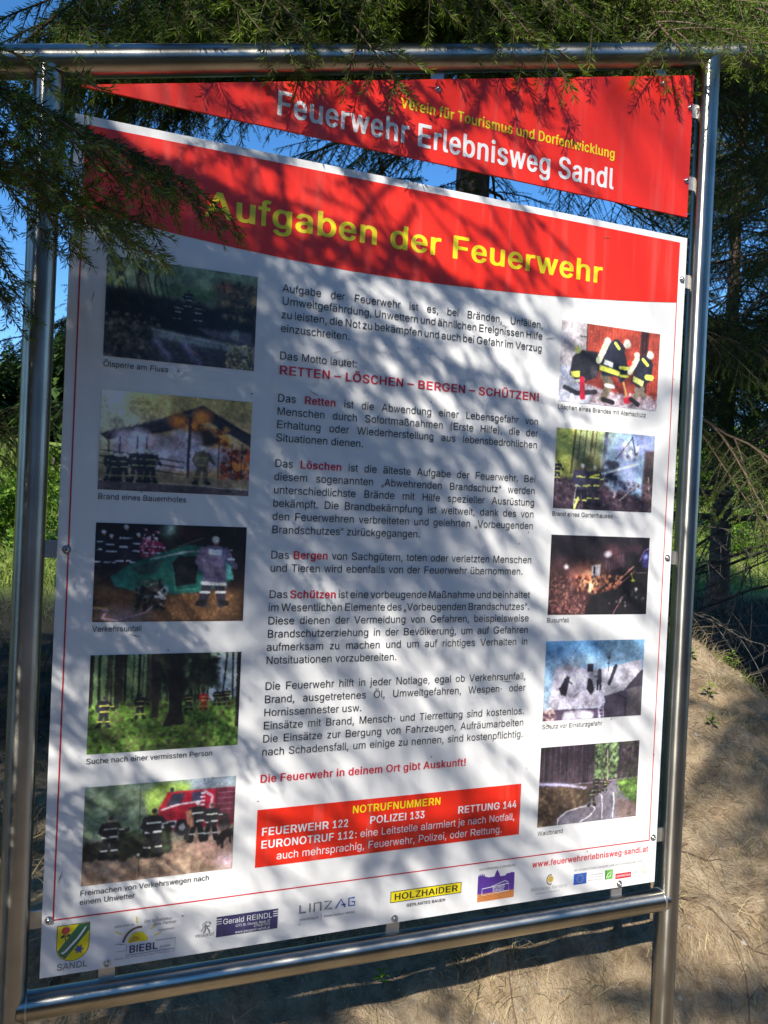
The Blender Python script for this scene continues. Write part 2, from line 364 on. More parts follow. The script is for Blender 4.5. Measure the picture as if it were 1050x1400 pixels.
GLYPHS = {
 'Ra': (556, [[211,-13,132,6,100,25,68,59,50,96,43,128,42,172,51,211,84,256,140,287,198,303,348,323,377,332,391,352,385,403,371,428,348,448,289,463,237,459,205,447,172,424,140,384,62,407,59,416,101,479,140,509,172,525,263,543,354,533,399,515,432,491,461,454,476,416,483,352,482,0,393,0,393,57,386,64,354,26,309,0,263,-12],[205,70,244,66,296,73,328,87,356,108,375,134,388,166,391,256,386,260,218,228,179,215,153,198,134,160,140,116,166,86]]),
 'Rb': (556, [[282,-13,241,-4,211,13,187,33,151,80,148,0,67,0,68,718,150,717,151,454,193,504,235,532,282,543,348,538,395,519,444,480,475,435,497,384,512,301,512,230,502,167,476,96,433,39,390,7,348,-8],[263,71,324,73,367,96,405,147,425,224,426,307,405,384,366,436,336,454,306,461,253,458,203,429,172,384,152,307,152,224,172,147,211,95]]),
 'Rc': (500, [[243,-13,209,-7,163,11,125,39,92,77,68,122,51,173,42,230,42,294,59,386,81,435,111,477,146,507,186,529,237,542,278,543,341,528,393,498,433,451,459,390,381,369,367,403,347,429,321,448,289,460,226,457,186,436,162,410,146,380,126,307,126,224,146,147,170,109,197,85,226,72,260,68,301,73,335,90,364,121,387,166,455,147,460,141,432,77,381,23,318,-7]]),
 'Rd': (556, [[240,-13,187,-2,145,21,106,58,71,115,52,173,44,237,47,326,62,390,93,454,125,493,163,520,211,538,276,542,322,531,365,502,402,454,406,717,484,718,489,710,488,0,409,0,407,78,401,77,365,29,330,2,288,-11],[242,71,300,72,330,84,353,102,384,147,404,224,404,314,383,387,365,416,342,439,288,461,228,456,181,427,151,384,130,307,131,224,151,147,169,118,193,93]]),
 'Re': (556, [[271,-13,234,-8,184,8,140,36,102,74,73,122,55,173,46,230,46,294,55,352,72,403,89,435,121,477,159,508,202,530,252,541,296,543,353,533,396,515,428,493,464,454,486,416,505,358,513,243,509,236,140,236,135,230,141,186,163,135,196,97,240,75,296,67,353,78,390,103,421,150,504,128,472,64,421,20,353,-7],[138,314,422,314,408,378,380,422,334,454,284,462,227,453,183,422,146,365]]),
 'Rf': (278, [[91,-2,87,5,87,453,81,458,6,459,6,534,86,536,87,626,93,658,110,696,136,724,161,739,191,747,255,740,267,735,267,728,250,658,220,665,191,661,171,646,160,619,160,536,250,535,251,460,161,458,157,453,156,-1]]),
 'Rg': (556, [[246,-213,192,-204,133,-178,93,-143,64,-98,133,-56,174,-105,222,-129,293,-134,353,-114,383,-88,400,-53,405,-8,404,88,400,92,371,50,347,30,317,14,287,7,204,11,168,24,127,50,80,107,51,184,44,235,44,299,60,388,83,440,111,478,145,508,186,531,258,543,317,534,364,504,406,451,411,536,486,536,489,-8,479,-85,449,-143,400,-183,335,-207],[241,88,305,90,353,115,385,158,404,228,404,318,383,388,365,417,341,440,287,461,234,458,204,446,180,427,150,382,130,312,131,228,151,158,169,130,192,108]]),
 'Rh': (556, [[70,-2,69,715,150,718,156,709,157,452,187,496,224,523,261,537,311,543,366,535,403,519,440,488,463,453,477,415,485,364,486,5,483,-2,401,-1,399,332,394,376,378,414,354,440,323,456,286,461,243,455,206,436,180,408,163,370,156,319,154,-1]]),
 'Ri': (222, [[72,-2,68,5,68,530,72,536,151,536,153,5,151,-2],[90,625,70,639,57,658,53,677,57,703,70,722,90,735,115,739,139,733,166,703,170,677,166,658,153,639,135,626,115,621]]),
 'Rj': (222, [[-14,-203,-14,-122,28,-116,46,-106,60,-87,67,-55,68,534,149,536,153,527,153,-42,149,-93,128,-144,95,-179,46,-199],[101,622,77,632,61,649,54,668,54,694,65,716,83,732,101,738,125,737,143,730,161,711,169,687,169,668,161,649,143,631,125,623]]),
 'Rk': (500, [[68,-2,67,715,146,718,151,709,152,303,158,300,373,536,468,536,472,530,268,306,488,-1,385,-1,199,244,152,197,149,-1]]),
 'Rl': (222, [[152,-5,114,5,88,25,68,60,61,98,60,712,66,718,130,718,135,712,137,111,141,92,152,80,200,78,213,8,211,2,200,-1]]),
 'Rm': (833, [[71,-2,71,534,152,536,158,453,177,485,210,517,245,536,288,545,338,541,376,524,409,492,431,450,437,450,460,485,493,515,537,536,580,545,630,543,667,531,704,508,731,479,754,428,762,383,760,-2,677,-1,675,357,671,396,659,421,642,440,605,459,574,463,537,458,505,444,481,419,464,383,458,-1,374,-1,368,396,356,421,332,446,307,458,270,463,232,456,201,438,175,408,162,376,157,332,155,-1]]),
 'Rn': (556, [[70,-2,70,534,151,536,157,452,175,482,205,511,262,537,305,543,348,540,385,529,416,511,443,485,464,453,483,389,485,-1,402,-1,400,332,395,376,379,414,354,440,323,456,286,461,243,455,206,436,180,408,163,370,156,319,154,-1]]),
 'Ro': (556, [[258,-13,221,-7,173,11,133,39,98,77,72,122,54,173,45,230,45,294,55,358,73,410,99,454,130,488,160,511,203,531,252,542,306,542,355,531,398,510,440,475,470,435,503,352,511,294,511,230,502,173,484,122,437,51,398,19,355,-1,306,-12],[247,71,313,71,363,96,401,147,423,224,423,307,400,384,360,435,331,453,300,460,240,457,191,430,153,378,134,307,133,224,155,147,197,93]]),
 'Rp': (556, [[68,-203,67,534,148,534,151,452,193,504,247,536,324,542,390,522,428,495,461,458,486,412,503,361,512,297,512,233,503,169,486,118,461,72,413,22,372,-1,324,-12,270,-11,227,3,187,33,151,80,151,-196,145,-203],[251,73,312,70,336,77,366,95,387,118,406,150,425,220,425,310,404,387,364,438,336,454,306,461,253,458,205,431,173,387,153,316,152,227,168,156,200,105,223,86]]),
 'Rq': (556, [[407,-203,405,67,401,78,364,28,318,-3,270,-13,211,-9,163,10,121,41,83,92,60,144,47,201,43,265,47,329,60,387,83,438,109,476,145,509,187,531,258,543,318,533,359,507,401,454,407,454,409,534,488,534,489,-196,484,-203],[231,73,288,69,342,92,377,134,401,201,406,291,389,373,353,429,330,447,300,458,234,458,192,438,157,395,134,329,129,246,145,163,180,105,205,85]]),
 'Rr': (333, [[67,-2,67,534,143,536,148,457,172,498,213,529,254,542,312,542,314,453,254,456,218,447,183,424,159,389,148,332,148,5,143,-2]]),
 'Rs': (500, [[228,-13,153,3,104,32,66,77,48,135,129,151,149,109,177,83,216,69,272,67,315,79,347,101,364,135,361,167,347,189,322,206,178,245,110,280,74,326,63,365,63,403,70,435,87,467,110,493,141,515,216,540,297,540,347,527,390,500,421,464,445,410,365,390,347,425,315,453,278,465,234,464,191,451,164,429,152,403,156,365,172,343,202,326,340,289,406,256,431,230,445,205,454,173,454,128,446,96,429,64,378,18,315,-6]]),
 'Rt': (278, [[190,-7,163,-2,129,13,109,32,89,64,78,127,77,454,74,458,6,460,7,534,75,537,79,665,152,665,157,536,246,536,251,531,250,460,163,458,156,454,159,108,168,87,185,76,247,76,262,6,258,0,240,-5]]),
 'Ru': (556, [[231,-9,187,-1,138,24,101,66,78,120,69,196,70,535,150,536,156,529,156,203,161,158,178,120,200,95,231,79,274,73,311,78,348,96,376,126,393,164,399,216,402,535,483,536,484,-2,403,-1,402,68,397,78,367,36,329,10,286,-5]]),
 'Rv': (500, [[208,-2,22,530,27,536,109,535,221,197,249,94,389,533,477,535,295,5,290,-2]]),
 'Rw': (722, [[178,-2,172,3,28,530,34,536,109,536,114,530,213,121,219,115,255,280,323,536,404,535,502,121,508,118,608,530,612,536,693,535,549,-1,467,-1,363,415,358,410,254,-1]]),
 'Rx': (500, [[27,-2,202,274,39,534,135,534,255,335,289,402,369,532,459,536,464,530,300,268,472,-1,381,-2,375,3,249,213,210,140,123,-1]]),
 'Ry': (500, [[97,-205,68,-200,60,-193,77,-122,132,-123,162,-107,184,-71,206,-1,22,530,27,536,103,536,112,530,221,198,249,93,389,531,395,536,477,534,250,-116,221,-161,191,-187,144,-204]]),
 'Rz': (500, [[54,-2,56,69,329,447,323,452,66,452,61,460,61,530,66,536,436,536,436,461,169,82,442,81,447,76,445,-1]]),
 'RA': (667, [[22,-2,278,715,382,718,643,-1,546,2,477,198,191,197,118,-1],[219,287,230,282,439,282,446,287,331,633]]),
 'RB': (667, [[87,-2,86,715,379,717,439,708,486,690,519,669,548,639,567,607,580,568,583,504,566,447,533,408,471,376,470,370,506,361,546,338,577,306,599,270,610,229,612,172,605,133,588,95,563,63,530,37,452,7,359,-2],[184,88,193,82,386,83,419,87,466,104,494,127,512,159,517,204,504,248,466,293,412,317,366,323,186,322],[184,408,193,404,366,405,432,425,470,460,486,498,488,543,468,587,439,614,399,629,186,634]]),
 'RC': (722, [[358,-11,307,-5,243,17,183,53,133,104,96,162,70,232,56,316,56,399,62,444,82,520,114,585,159,641,210,682,275,712,339,726,397,727,442,722,500,705,575,661,635,591,654,552,671,495,667,488,577,488,558,539,531,578,493,608,442,631,397,639,352,638,307,628,262,607,223,576,195,539,159,454,150,392,150,322,160,258,181,200,221,143,262,109,326,82,391,77,455,89,513,122,551,165,577,227,667,228,670,220,654,164,634,124,600,79,564,47,519,19,468,0,416,-10]]),
 'RD': (722, [[85,-2,84,715,366,716,445,702,510,674,562,635,608,581,640,517,659,447,666,357,659,274,638,197,608,137,582,103,536,61,504,41,438,14,353,-1],[181,88,190,82,307,82,406,95,451,113,482,133,515,165,543,210,560,261,570,325,570,396,561,453,544,504,517,550,478,587,438,611,353,632,182,632]]),
 'RE': (667, [[95,-2,93,715,594,717,596,639,587,634,202,632,203,405,565,404,569,325,558,320,203,320,201,88,210,82,594,82,600,76,597,-1]]),
 'RF': (611, [[88,-2,87,715,549,718,549,634,188,632,188,396,515,393,518,312,190,308,188,5,183,-2]]),
 'RG': (778, [[385,-11,324,-5,249,20,193,53,139,104,101,162,74,232,60,316,60,399,66,448,86,521,119,584,167,642,222,683,283,710,358,726,419,727,515,709,566,687,606,661,647,623,675,584,710,495,705,489,610,489,582,544,549,584,508,614,460,632,413,639,365,637,317,626,277,608,236,576,201,533,176,482,162,424,157,360,162,290,177,232,203,181,256,124,304,96,372,78,453,81,515,102,567,143,603,200,617,277,426,278,420,284,422,360,712,362,717,354,717,277,710,213,691,156,660,104,618,60,562,24,508,3,440,-10]]),
 'RH': (722, [[83,-2,83,717,175,715,176,415,184,409,540,409,546,415,546,715,639,715,638,-1,546,-1,546,319,540,324,184,324,176,319,176,5,172,-2]]),
 'RI': (278, [[91,0,187,0,187,716,91,716]]),
 'RJ': (500, [[219,-11,173,-3,143,8,113,28,75,68,48,130,42,168,41,244,121,245,127,175,136,136,156,105,184,83,213,74,253,74,286,85,310,105,330,136,340,181,341,712,345,718,425,716,426,207,418,130,391,68,350,25,293,-3]]),
 'RK': (667, [[85,-2,85,717,179,715,182,350,267,449,516,715,642,715,352,408,642,-1,531,-1,286,336,280,338,182,236,178,-1]]),
 'RL': (556, [[84,-2,83,715,174,718,178,709,180,83,508,82,513,76,513,5,508,-2]]),
 'RM': (833, [[79,-2,79,717,203,715,373,255,416,113,464,261,630,715,754,717,754,-1,669,-2,667,5,669,562,663,581,611,421,457,5,452,-2,380,-2,222,415,163,592,163,-1]]),
 'RN': (722, [[82,-2,82,717,191,715,485,242,546,133,551,146,549,715,640,717,641,-1,532,-1,273,415,170,594,174,5,170,-2]]),
 'RO': (778, [[369,-11,316,-5,250,17,190,52,142,98,100,162,74,226,63,277,57,360,63,444,82,514,102,559,141,616,190,663,250,699,316,721,389,728,462,721,529,699,588,664,638,616,679,552,704,488,715,444,721,354,714,271,693,194,660,130,619,79,562,34,502,6,429,-10],[357,79,416,78,462,88,509,109,545,136,581,181,603,226,624,322,624,392,614,456,578,539,547,578,509,607,462,628,416,638,363,638,316,628,270,607,232,578,197,533,175,488,154,392,159,284,173,232,198,181,230,140,270,109,316,88]]),
 'RP': (667, [[89,-2,88,715,389,717,451,707,498,688,563,639,586,607,605,562,614,517,614,466,605,415,585,370,560,335,526,306,451,271,382,260,191,258,187,-1],[190,344,389,346,430,356,471,380,498,415,514,472,509,536,481,587,444,616,396,630,191,634]]),
 'RQ': (778, [[588,-69,522,11,462,-5,389,-12,316,-5,243,20,190,52,142,98,117,131,85,194,64,271,57,354,63,443,74,488,99,552,141,616,190,663,250,699,316,721,389,728,462,721,529,699,588,664,620,635,661,584,694,520,719,405,714,271,696,200,675,156,641,104,592,53,683,-68],[358,79,416,78,453,85,459,92,358,220,361,226,456,226,535,128,568,162,595,207,614,258,624,322,624,392,614,456,578,539,547,578,509,607,462,628,416,638,363,638,316,628,270,607,232,578,197,533,175,488,154,392,159,284,173,232,198,181,230,140,270,109,316,88]]),
 'RR': (722, [[95,-2,94,715,417,717,483,707,541,687,600,648,632,607,656,543,660,472,649,421,617,364,578,327,510,293,689,-1,571,-2,563,3,397,274,388,276,203,274,203,5,198,-2],[203,364,417,363,461,372,505,392,536,428,552,479,548,536,526,581,483,614,424,631,205,634]]),
 'RS': (667, [[307,-14,212,3,165,23,124,50,94,82,72,121,56,193,158,192,178,135,219,98,280,76,355,72,429,88,481,121,501,146,511,172,514,198,508,230,484,260,443,285,239,345,148,389,112,421,94,447,77,498,76,543,98,613,128,652,165,681,205,703,253,718,307,726,368,727,450,711,497,690,534,665,565,633,586,598,600,530,504,530,483,581,450,614,389,638,314,642,253,629,200,594,183,569,175,543,182,492,205,464,246,439,463,374,543,332,576,300,600,262,611,217,611,172,600,127,579,89,552,57,511,27,429,-5,368,-13]]),
 'RT': (611, [[265,-2,260,5,260,632,48,634,41,639,41,715,568,717,568,636,352,632,352,5,346,-2]]),
 'RU': (722, [[337,-13,267,-1,191,34,131,90,94,160,82,243,82,717,172,718,176,710,176,250,179,211,191,175,222,128,260,99,299,83,362,75,425,83,464,99,502,130,530,173,542,211,546,250,546,717,638,717,640,243,634,186,618,135,575,71,508,20,425,-8]]),
 'RV': (667, [[287,-2,281,1,21,715,120,715,275,274,331,95,338,91,546,715,641,718,643,709,388,-1]]),
 'RW': (944, [[215,-2,22,717,115,715,233,248,265,99,306,274,422,718,524,715,678,101,828,715,922,717,730,-1,628,-2,623,5,499,472,472,599,444,472,321,5,315,-2]]),
 'RX': (667, [[24,-2,277,364,40,715,149,715,280,523,331,437,338,436,382,512,523,716,629,715,390,370,641,-1,535,-1,331,298,133,3,127,-2]]),
 'RY': (667, [[292,-2,286,5,285,293,21,715,131,716,282,472,331,383,337,380,388,476,536,716,645,715,381,293,379,-1]]),
 'RZ': (611, [[61,-2,56,5,58,69,444,632,61,634,54,639,54,715,554,715,552,645,166,82,556,82,557,-1]]),
 'R0': (556, [[264,-11,225,-5,180,16,141,49,108,98,84,156,67,226,57,360,61,444,73,520,93,584,119,635,143,667,180,700,225,720,281,728,331,721,376,700,415,666,448,617,472,559,489,488,499,354,495,271,483,194,463,130,433,72,398,32,353,4,309,-9],[269,72,298,74,329,85,354,104,377,136,397,181,409,226,420,328,414,456,403,514,388,559,366,597,342,623,314,638,281,644,247,640,225,630,201,610,178,578,161,539,147,488,137,392,142,258,154,200,169,156,192,117,214,94,242,78]]),
 'R1': (556, [[93,-2,93,77,255,79,259,88,259,619,255,627,104,504,104,600,244,718,338,718,341,82,478,79,482,69,480,-1]]),
 'R2': (556, [[77,-2,78,69,345,399,379,460,391,517,384,568,362,608,323,636,273,645,222,634,188,607,167,568,156,508,83,507,79,517,82,556,97,607,116,644,144,677,172,699,211,717,256,727,295,727,362,709,419,664,454,607,469,543,469,504,461,460,437,402,401,344,191,82,474,82,479,76,479,-1]]),
 'R3': (556, [[248,-11,181,4,142,23,112,47,85,79,65,117,53,186,131,188,149,136,170,108,203,85,242,74,287,73,326,83,360,102,383,130,398,168,401,220,391,264,371,299,344,322,309,338,270,345,192,346,190,354,192,424,349,629,343,634,86,634,84,712,92,718,454,718,459,712,459,648,278,412,337,406,376,391,415,365,444,335,465,296,480,252,484,200,475,136,444,72,398,28,337,-2,293,-11]]),
 'R4': (556, [[349,-2,344,5,343,146,53,146,47,152,48,225,304,718,383,715,136,236,143,231,343,234,344,447,421,448,423,236,427,231,508,229,509,152,505,147,426,146,422,-1]]),
 'R5': (556, [[251,-11,184,7,151,27,123,53,100,83,84,117,72,183,151,184,165,136,201,95,245,75,301,76,346,98,381,143,398,194,397,264,384,309,364,341,335,368,301,383,268,388,229,383,190,368,156,344,83,354,116,712,123,718,446,718,451,712,450,635,195,634,186,629,167,429,206,454,256,470,312,469,362,453,404,424,441,380,466,328,479,271,481,207,473,156,454,104,429,66,396,32,357,7,312,-8]]),
 'R6': (556, [[261,-11,211,0,177,17,141,47,116,79,94,124,80,175,76,226,79,271,98,341,132,418,306,713,311,718,389,718,395,712,222,424,267,442,328,440,373,425,418,392,447,354,470,296,479,226,475,168,451,98,428,62,401,33,339,-2,300,-11],[256,72,306,74,350,98,378,133,397,188,398,252,382,303,350,345,306,368,250,368,211,350,177,312,158,258,158,188,177,131,212,92]]),
 'R7': (556, [[120,-2,119,5,395,632,81,634,74,639,74,715,477,718,481,709,479,626,204,-1]]),
 'R8': (556, [[258,-11,186,5,146,26,113,55,90,85,72,124,63,168,62,207,74,264,101,316,135,351,182,373,128,412,95,469,85,539,89,578,100,616,134,667,180,704,236,724,297,727,357,712,397,688,436,648,461,597,470,533,460,469,427,412,374,373,420,351,463,303,489,239,493,168,483,124,469,92,452,66,420,34,386,13,347,-3],[257,72,308,74,353,89,386,118,406,156,411,207,400,252,370,295,331,319,275,329,219,317,174,284,150,239,144,181,151,149,163,125,202,89],[256,412,303,412,336,425,364,450,384,488,390,533,381,578,358,614,325,636,280,645,230,636,193,610,171,571,166,514,180,465,210,431]]),
 'R9': (556, [[161,-2,330,287,278,272,222,277,172,297,133,329,101,376,81,440,76,498,85,568,101,613,125,651,177,700,211,716,256,727,300,727,339,718,401,682,429,651,453,613,469,568,478,517,478,466,471,421,451,357,424,300,250,3,244,-2],[241,351,295,346,339,363,372,396,395,447,399,511,386,568,356,613,317,639,267,645,222,631,184,594,161,543,156,479,170,421,200,376]]),
 'R.': (278, [[133,-8,106,1,85,18,73,44,72,69,79,89,99,111,119,121,153,123,180,113,199,95,208,76,210,50,202,25,184,5,160,-6]]),
 'R,': (278, [[55,-170,98,99,203,102,129,-163,122,-170]]),
 'R:': (278, [[133,-8,106,1,85,18,73,44,72,69,79,89,99,111,119,121,153,123,180,113,199,95,208,76,210,50,202,25,184,5,160,-6],[119,382,95,396,79,415,71,440,75,466,91,492,113,506,139,511,166,507,191,492,205,472,211,447,206,421,193,401,173,386,146,379]]),
 'R!': (278, [[131,-8,105,1,85,18,74,44,73,69,80,89,99,110,118,121,150,123,176,113,194,95,203,76,205,50,197,25,180,5,157,-6],[99,224,93,229,88,716,183,718,190,716,183,229,176,224]]),
 'R(': (333, [[219,-137,213,-135,195,-98,162,-15,124,120,108,248,109,356,120,452,141,555,191,711,214,760,285,761,287,753,243,632,210,504,191,382,186,293,191,209,208,107,233,17,287,-136]]),
 'R)': (333, [[44,-137,94,-2,125,107,140,190,147,293,139,408,116,536,88,638,44,760,117,761,165,651,206,491,224,350,222,209,209,120,186,30,157,-53,122,-131,117,-137]]),
 'R-': (333, [[83,263,83,340,87,346,244,346,249,340,247,262]]),
 'R&': (667, [[267,-11,185,6,145,25,104,56,79,85,60,124,50,162,50,207,61,252,89,296,124,331,196,386,144,456,116,514,111,578,128,635,156,674,199,704,253,721,321,724,382,711,440,674,472,629,484,571,477,520,449,472,409,431,330,373,490,195,511,252,518,316,609,316,599,220,579,168,550,124,653,2,544,-2,490,56,443,24,382,0,321,-10],[244,72,287,67,341,74,388,93,431,124,253,320,172,252,153,220,147,188,152,149,172,115,206,87],[269,444,273,440,348,495,372,520,385,546,387,584,377,610,355,632,327,644,287,646,253,637,226,616,211,591,207,552,215,520]]),
 'R/': (278, [[15,-109,197,749,259,752,263,749,262,742,81,-107]]),
 'Rß': (611, [[353,-11,283,1,226,28,257,104,328,76,403,76,434,87,456,104,467,124,470,156,463,181,450,200,351,284,315,334,307,367,309,412,320,437,368,508,373,565,363,597,346,618,315,636,277,643,239,639,208,623,187,597,175,559,171,2,164,-2,81,2,81,508,89,584,102,623,137,674,183,708,239,725,307,725,359,710,408,680,444,635,460,578,459,520,443,476,403,412,399,367,422,331,522,245,544,213,557,175,559,124,553,92,538,60,516,34,453,0,416,-9]]),
 'Rä': (556, [[211,-13,132,6,100,25,68,59,50,96,43,128,42,172,51,211,84,256,140,287,198,303,348,323,377,332,391,352,385,403,371,428,348,448,289,463,237,459,205,447,172,424,140,384,62,407,59,416,101,479,140,509,172,525,263,543,354,533,399,515,432,491,461,454,476,416,483,352,482,0,393,0,393,57,386,64,354,26,309,0,263,-12],[205,70,244,66,296,73,328,87,356,108,375,134,388,166,391,256,386,260,218,228,179,215,153,198,134,160,140,116,166,86],[146,625,115,652,108,671,110,697,121,716,140,732,159,738,185,736,209,723,223,703,227,678,223,659,211,639,192,626,166,621],[354,624,335,635,320,652,314,671,315,697,328,719,348,733,374,739,393,736,414,723,428,703,433,678,429,659,399,627,374,621]]),
 'Rö': (556, [[258,-13,221,-7,173,11,133,39,98,77,72,122,54,173,45,230,45,294,55,358,73,410,99,454,130,488,160,511,203,531,252,542,306,542,355,531,398,510,440,475,470,435,503,352,511,294,511,230,502,173,484,122,437,51,398,19,355,-1,306,-12],[247,71,313,71,363,96,401,147,423,224,423,307,400,384,360,435,331,453,300,460,240,457,191,430,153,378,134,307,133,224,155,147,197,93],[160,625,142,638,129,659,125,678,130,704,142,722,160,734,179,739,203,734,221,721,233,704,237,678,234,659,221,639,203,626,179,621],[349,627,321,659,318,678,322,704,336,723,355,735,373,739,398,733,416,719,428,698,429,672,424,653,410,635,392,624,373,621]]),
 'Rü': (556, [[231,-9,187,-1,138,24,101,66,78,120,69,196,70,535,150,536,156,529,156,203,161,158,178,120,200,95,231,79,274,73,311,78,348,96,376,126,393,164,399,216,402,535,483,536,484,-2,403,-1,402,68,397,78,367,36,329,10,286,-5],[163,624,141,638,128,657,124,683,128,702,140,721,157,733,181,739,200,735,230,708,237,689,235,663,224,643,206,627,187,622],[360,623,341,633,326,651,319,670,320,695,329,715,348,731,366,738,391,737,409,727,425,708,431,689,430,663,420,644,403,629,385,622]]),
 'RÖ': (778, [[369,-11,316,-5,250,17,190,52,142,98,100,162,74,226,63,277,57,360,63,444,82,514,102,559,141,616,190,663,250,699,316,721,389,728,462,721,529,699,588,664,638,616,679,552,704,488,715,444,721,354,714,271,693,194,660,130,619,79,562,34,502,6,429,-10],[357,79,416,78,462,88,509,109,545,136,581,181,603,226,624,322,624,392,614,456,578,539,547,578,509,607,462,628,416,638,363,638,316,628,270,607,232,578,197,533,175,488,154,392,159,284,173,232,198,181,230,140,270,109,316,88],[263,807,231,834,224,853,226,879,237,898,257,914,277,920,303,918,327,904,341,885,346,859,342,840,328,821,310,808,283,803],[475,806,441,834,434,853,436,879,449,901,469,915,495,921,515,918,537,904,551,885,555,859,551,840,522,809,502,804]]),
 'RÜ': (722, [[337,-13,267,-1,191,34,131,90,94,160,82,243,82,717,172,718,176,710,176,250,179,211,191,175,222,128,260,99,299,83,362,75,425,83,464,99,502,130,530,173,542,211,546,250,546,717,638,717,640,243,634,186,618,135,575,71,508,20,425,-8],[248,805,229,813,211,832,203,851,204,877,216,900,235,915,260,921,280,918,299,907,313,889,319,870,317,845,292,812,273,805],[445,806,422,819,408,838,403,864,407,883,419,902,438,916,464,921,483,917,514,889,520,870,518,845,507,825,489,810,470,804]]),
 'RÄ': (667, [[22,-2,278,715,382,718,643,-1,546,2,477,198,191,197,118,-1],[219,287,230,282,439,282,446,287,331,633],[224,804,204,811,186,828,178,843,175,869,181,888,199,909,218,919,243,920,262,913,282,895,290,875,290,850,268,815,249,805],[420,805,401,813,382,834,375,856,378,882,390,901,407,915,426,920,452,918,471,907,486,888,492,863,489,843,463,811,445,805]]),
 'R„': (333, [[44,-170,78,99,160,102,102,-163,96,-170],[186,-169,221,99,302,102,244,-166]]),
 'R“': (333, [[56,446,114,715,167,718,134,447],[193,447,251,715,304,718,271,447]]),
 'R–': (556, [[-1,263,-2,340,6,346,548,346,558,340,555,262]]),
 'Ba': (556, [[210,-26,168,-19,126,-4,94,16,66,45,48,74,36,112,32,154,39,205,70,256,128,295,204,316,349,339,357,359,351,403,325,438,282,451,252,448,222,435,195,410,176,378,162,371,138,373,59,397,49,403,47,413,65,451,89,483,127,515,162,534,204,547,258,555,306,554,361,544,407,525,445,496,474,454,487,419,494,352,494,-3,469,-15,385,-15,365,-9,355,8,288,-21],[227,80,282,84,329,115,355,170,356,237,228,216,201,205,182,189,170,157,175,119,195,93]]),
 'Bb': (611, [[304,-25,249,-13,200,17,197,-6,175,-15,84,-14,63,-2,63,714,67,724,78,729,175,731,200,720,201,525,206,519,249,543,304,555,359,554,415,541,463,517,501,484,533,439,555,388,572,301,572,231,556,145,532,90,487,33,438,-2,383,-21],[292,84,340,84,382,109,411,151,431,225,431,308,410,381,374,429,328,449,285,444,248,420,217,369,203,311,202,225,217,164,250,109]]),
 'Bc': (556, [[265,-25,224,-18,173,1,130,30,93,70,66,116,47,170,38,231,38,298,47,359,66,413,94,461,130,500,176,530,224,548,265,555,324,554,390,537,453,500,497,445,519,388,503,376,408,354,390,362,367,410,330,441,283,449,241,435,202,391,178,324,175,225,195,151,233,100,259,85,289,80,324,86,353,103,374,129,391,170,402,177,425,179,503,158,521,145,491,74,465,42,431,14,357,-18]]),
 'Bd': (611, [[261,-25,198,-12,148,14,108,49,68,113,48,170,39,234,42,330,57,391,78,439,111,484,147,516,197,541,255,554,310,555,365,542,407,517,411,720,432,730,536,728,548,714,548,-2,524,-15,432,-14,415,-6,407,14,346,-19],[271,84,319,84,361,109,395,164,409,225,408,311,389,381,353,429,310,448,261,443,227,420,194,365,180,308,180,225,194,167,226,113]]),
 'Be': (556, [[266,-25,225,-19,170,1,128,30,92,68,64,116,46,170,37,231,37,295,46,356,64,410,90,458,123,497,167,528,196,541,248,554,301,555,359,544,406,524,441,498,475,458,497,417,515,356,522,237,514,228,499,224,170,221,180,170,203,125,233,97,266,82,307,81,342,93,367,116,386,154,400,162,423,162,499,141,513,132,507,106,485,65,432,14,359,-18],[171,327,382,326,386,330,374,375,351,417,324,439,283,450,243,441,208,413,185,375]]),
 'Bf': (333, [[104,-14,88,-1,87,444,19,446,3,454,1,537,19,548,87,550,88,626,95,662,115,702,147,733,184,752,222,760,270,759,311,748,323,742,327,732,307,654,286,645,254,652,232,650,218,636,211,614,209,550,291,548,308,540,310,460,304,450,291,446,209,444,208,-4,190,-14]]),
 'Bg': (611, [[266,-225,199,-214,133,-184,85,-139,61,-94,138,-46,163,-43,180,-49,213,-91,248,-114,297,-122,346,-114,376,-97,397,-72,408,-33,409,27,343,-1,254,-7,174,15,111,59,67,123,43,203,39,303,56,389,79,440,109,482,149,517,199,542,254,554,309,555,364,543,407,518,412,520,414,539,431,548,537,546,548,533,548,-11,537,-91,504,-148,448,-193,358,-222],[270,101,321,101,362,123,394,171,409,229,409,312,389,383,352,431,309,448,261,443,228,421,199,379,180,312,180,232,194,175,229,123]]),
 'Bh': (611, [[86,-14,65,-1,65,716,72,726,86,730,187,730,208,716,208,524,213,521,257,543,307,554,389,551,434,538,470,518,500,489,523,454,538,412,545,364,546,-1,538,-10,516,-15,427,-15,404,-4,403,329,398,374,383,409,363,431,339,444,307,448,275,441,245,422,224,393,211,355,207,-4,181,-15]]),
 'Bi': (278, [[85,-14,66,-1,66,537,91,549,194,547,212,534,212,-1,203,-10,188,-14],[124,609,89,620,63,642,51,671,57,710,81,735,109,748,156,751,188,742,210,726,226,700,229,678,223,652,208,633,183,617]]),
 'Bj': (278, [[0,-215,-22,-201,-21,-118,-7,-109,45,-101,60,-80,65,-54,66,534,74,544,90,548,195,547,212,534,212,-41,205,-99,177,-157,135,-192,77,-211],[115,611,82,624,57,649,50,681,61,717,90,741,122,751,160,750,197,736,226,701,228,672,221,649,201,627,176,614]]),
 'Bk': (556, [[84,-14,63,-1,63,716,70,726,84,730,183,730,203,716,206,358,386,545,509,549,536,537,533,527,324,303,553,-1,545,-10,527,-15,417,-15,398,-10,226,214,203,191,202,-4,177,-15]]),
 'Bl': (278, [[171,-17,124,-4,89,22,70,54,60,95,59,716,65,725,79,730,171,730,184,725,190,716,191,114,200,89,240,91,259,82,275,2,266,-7,240,-14]]),
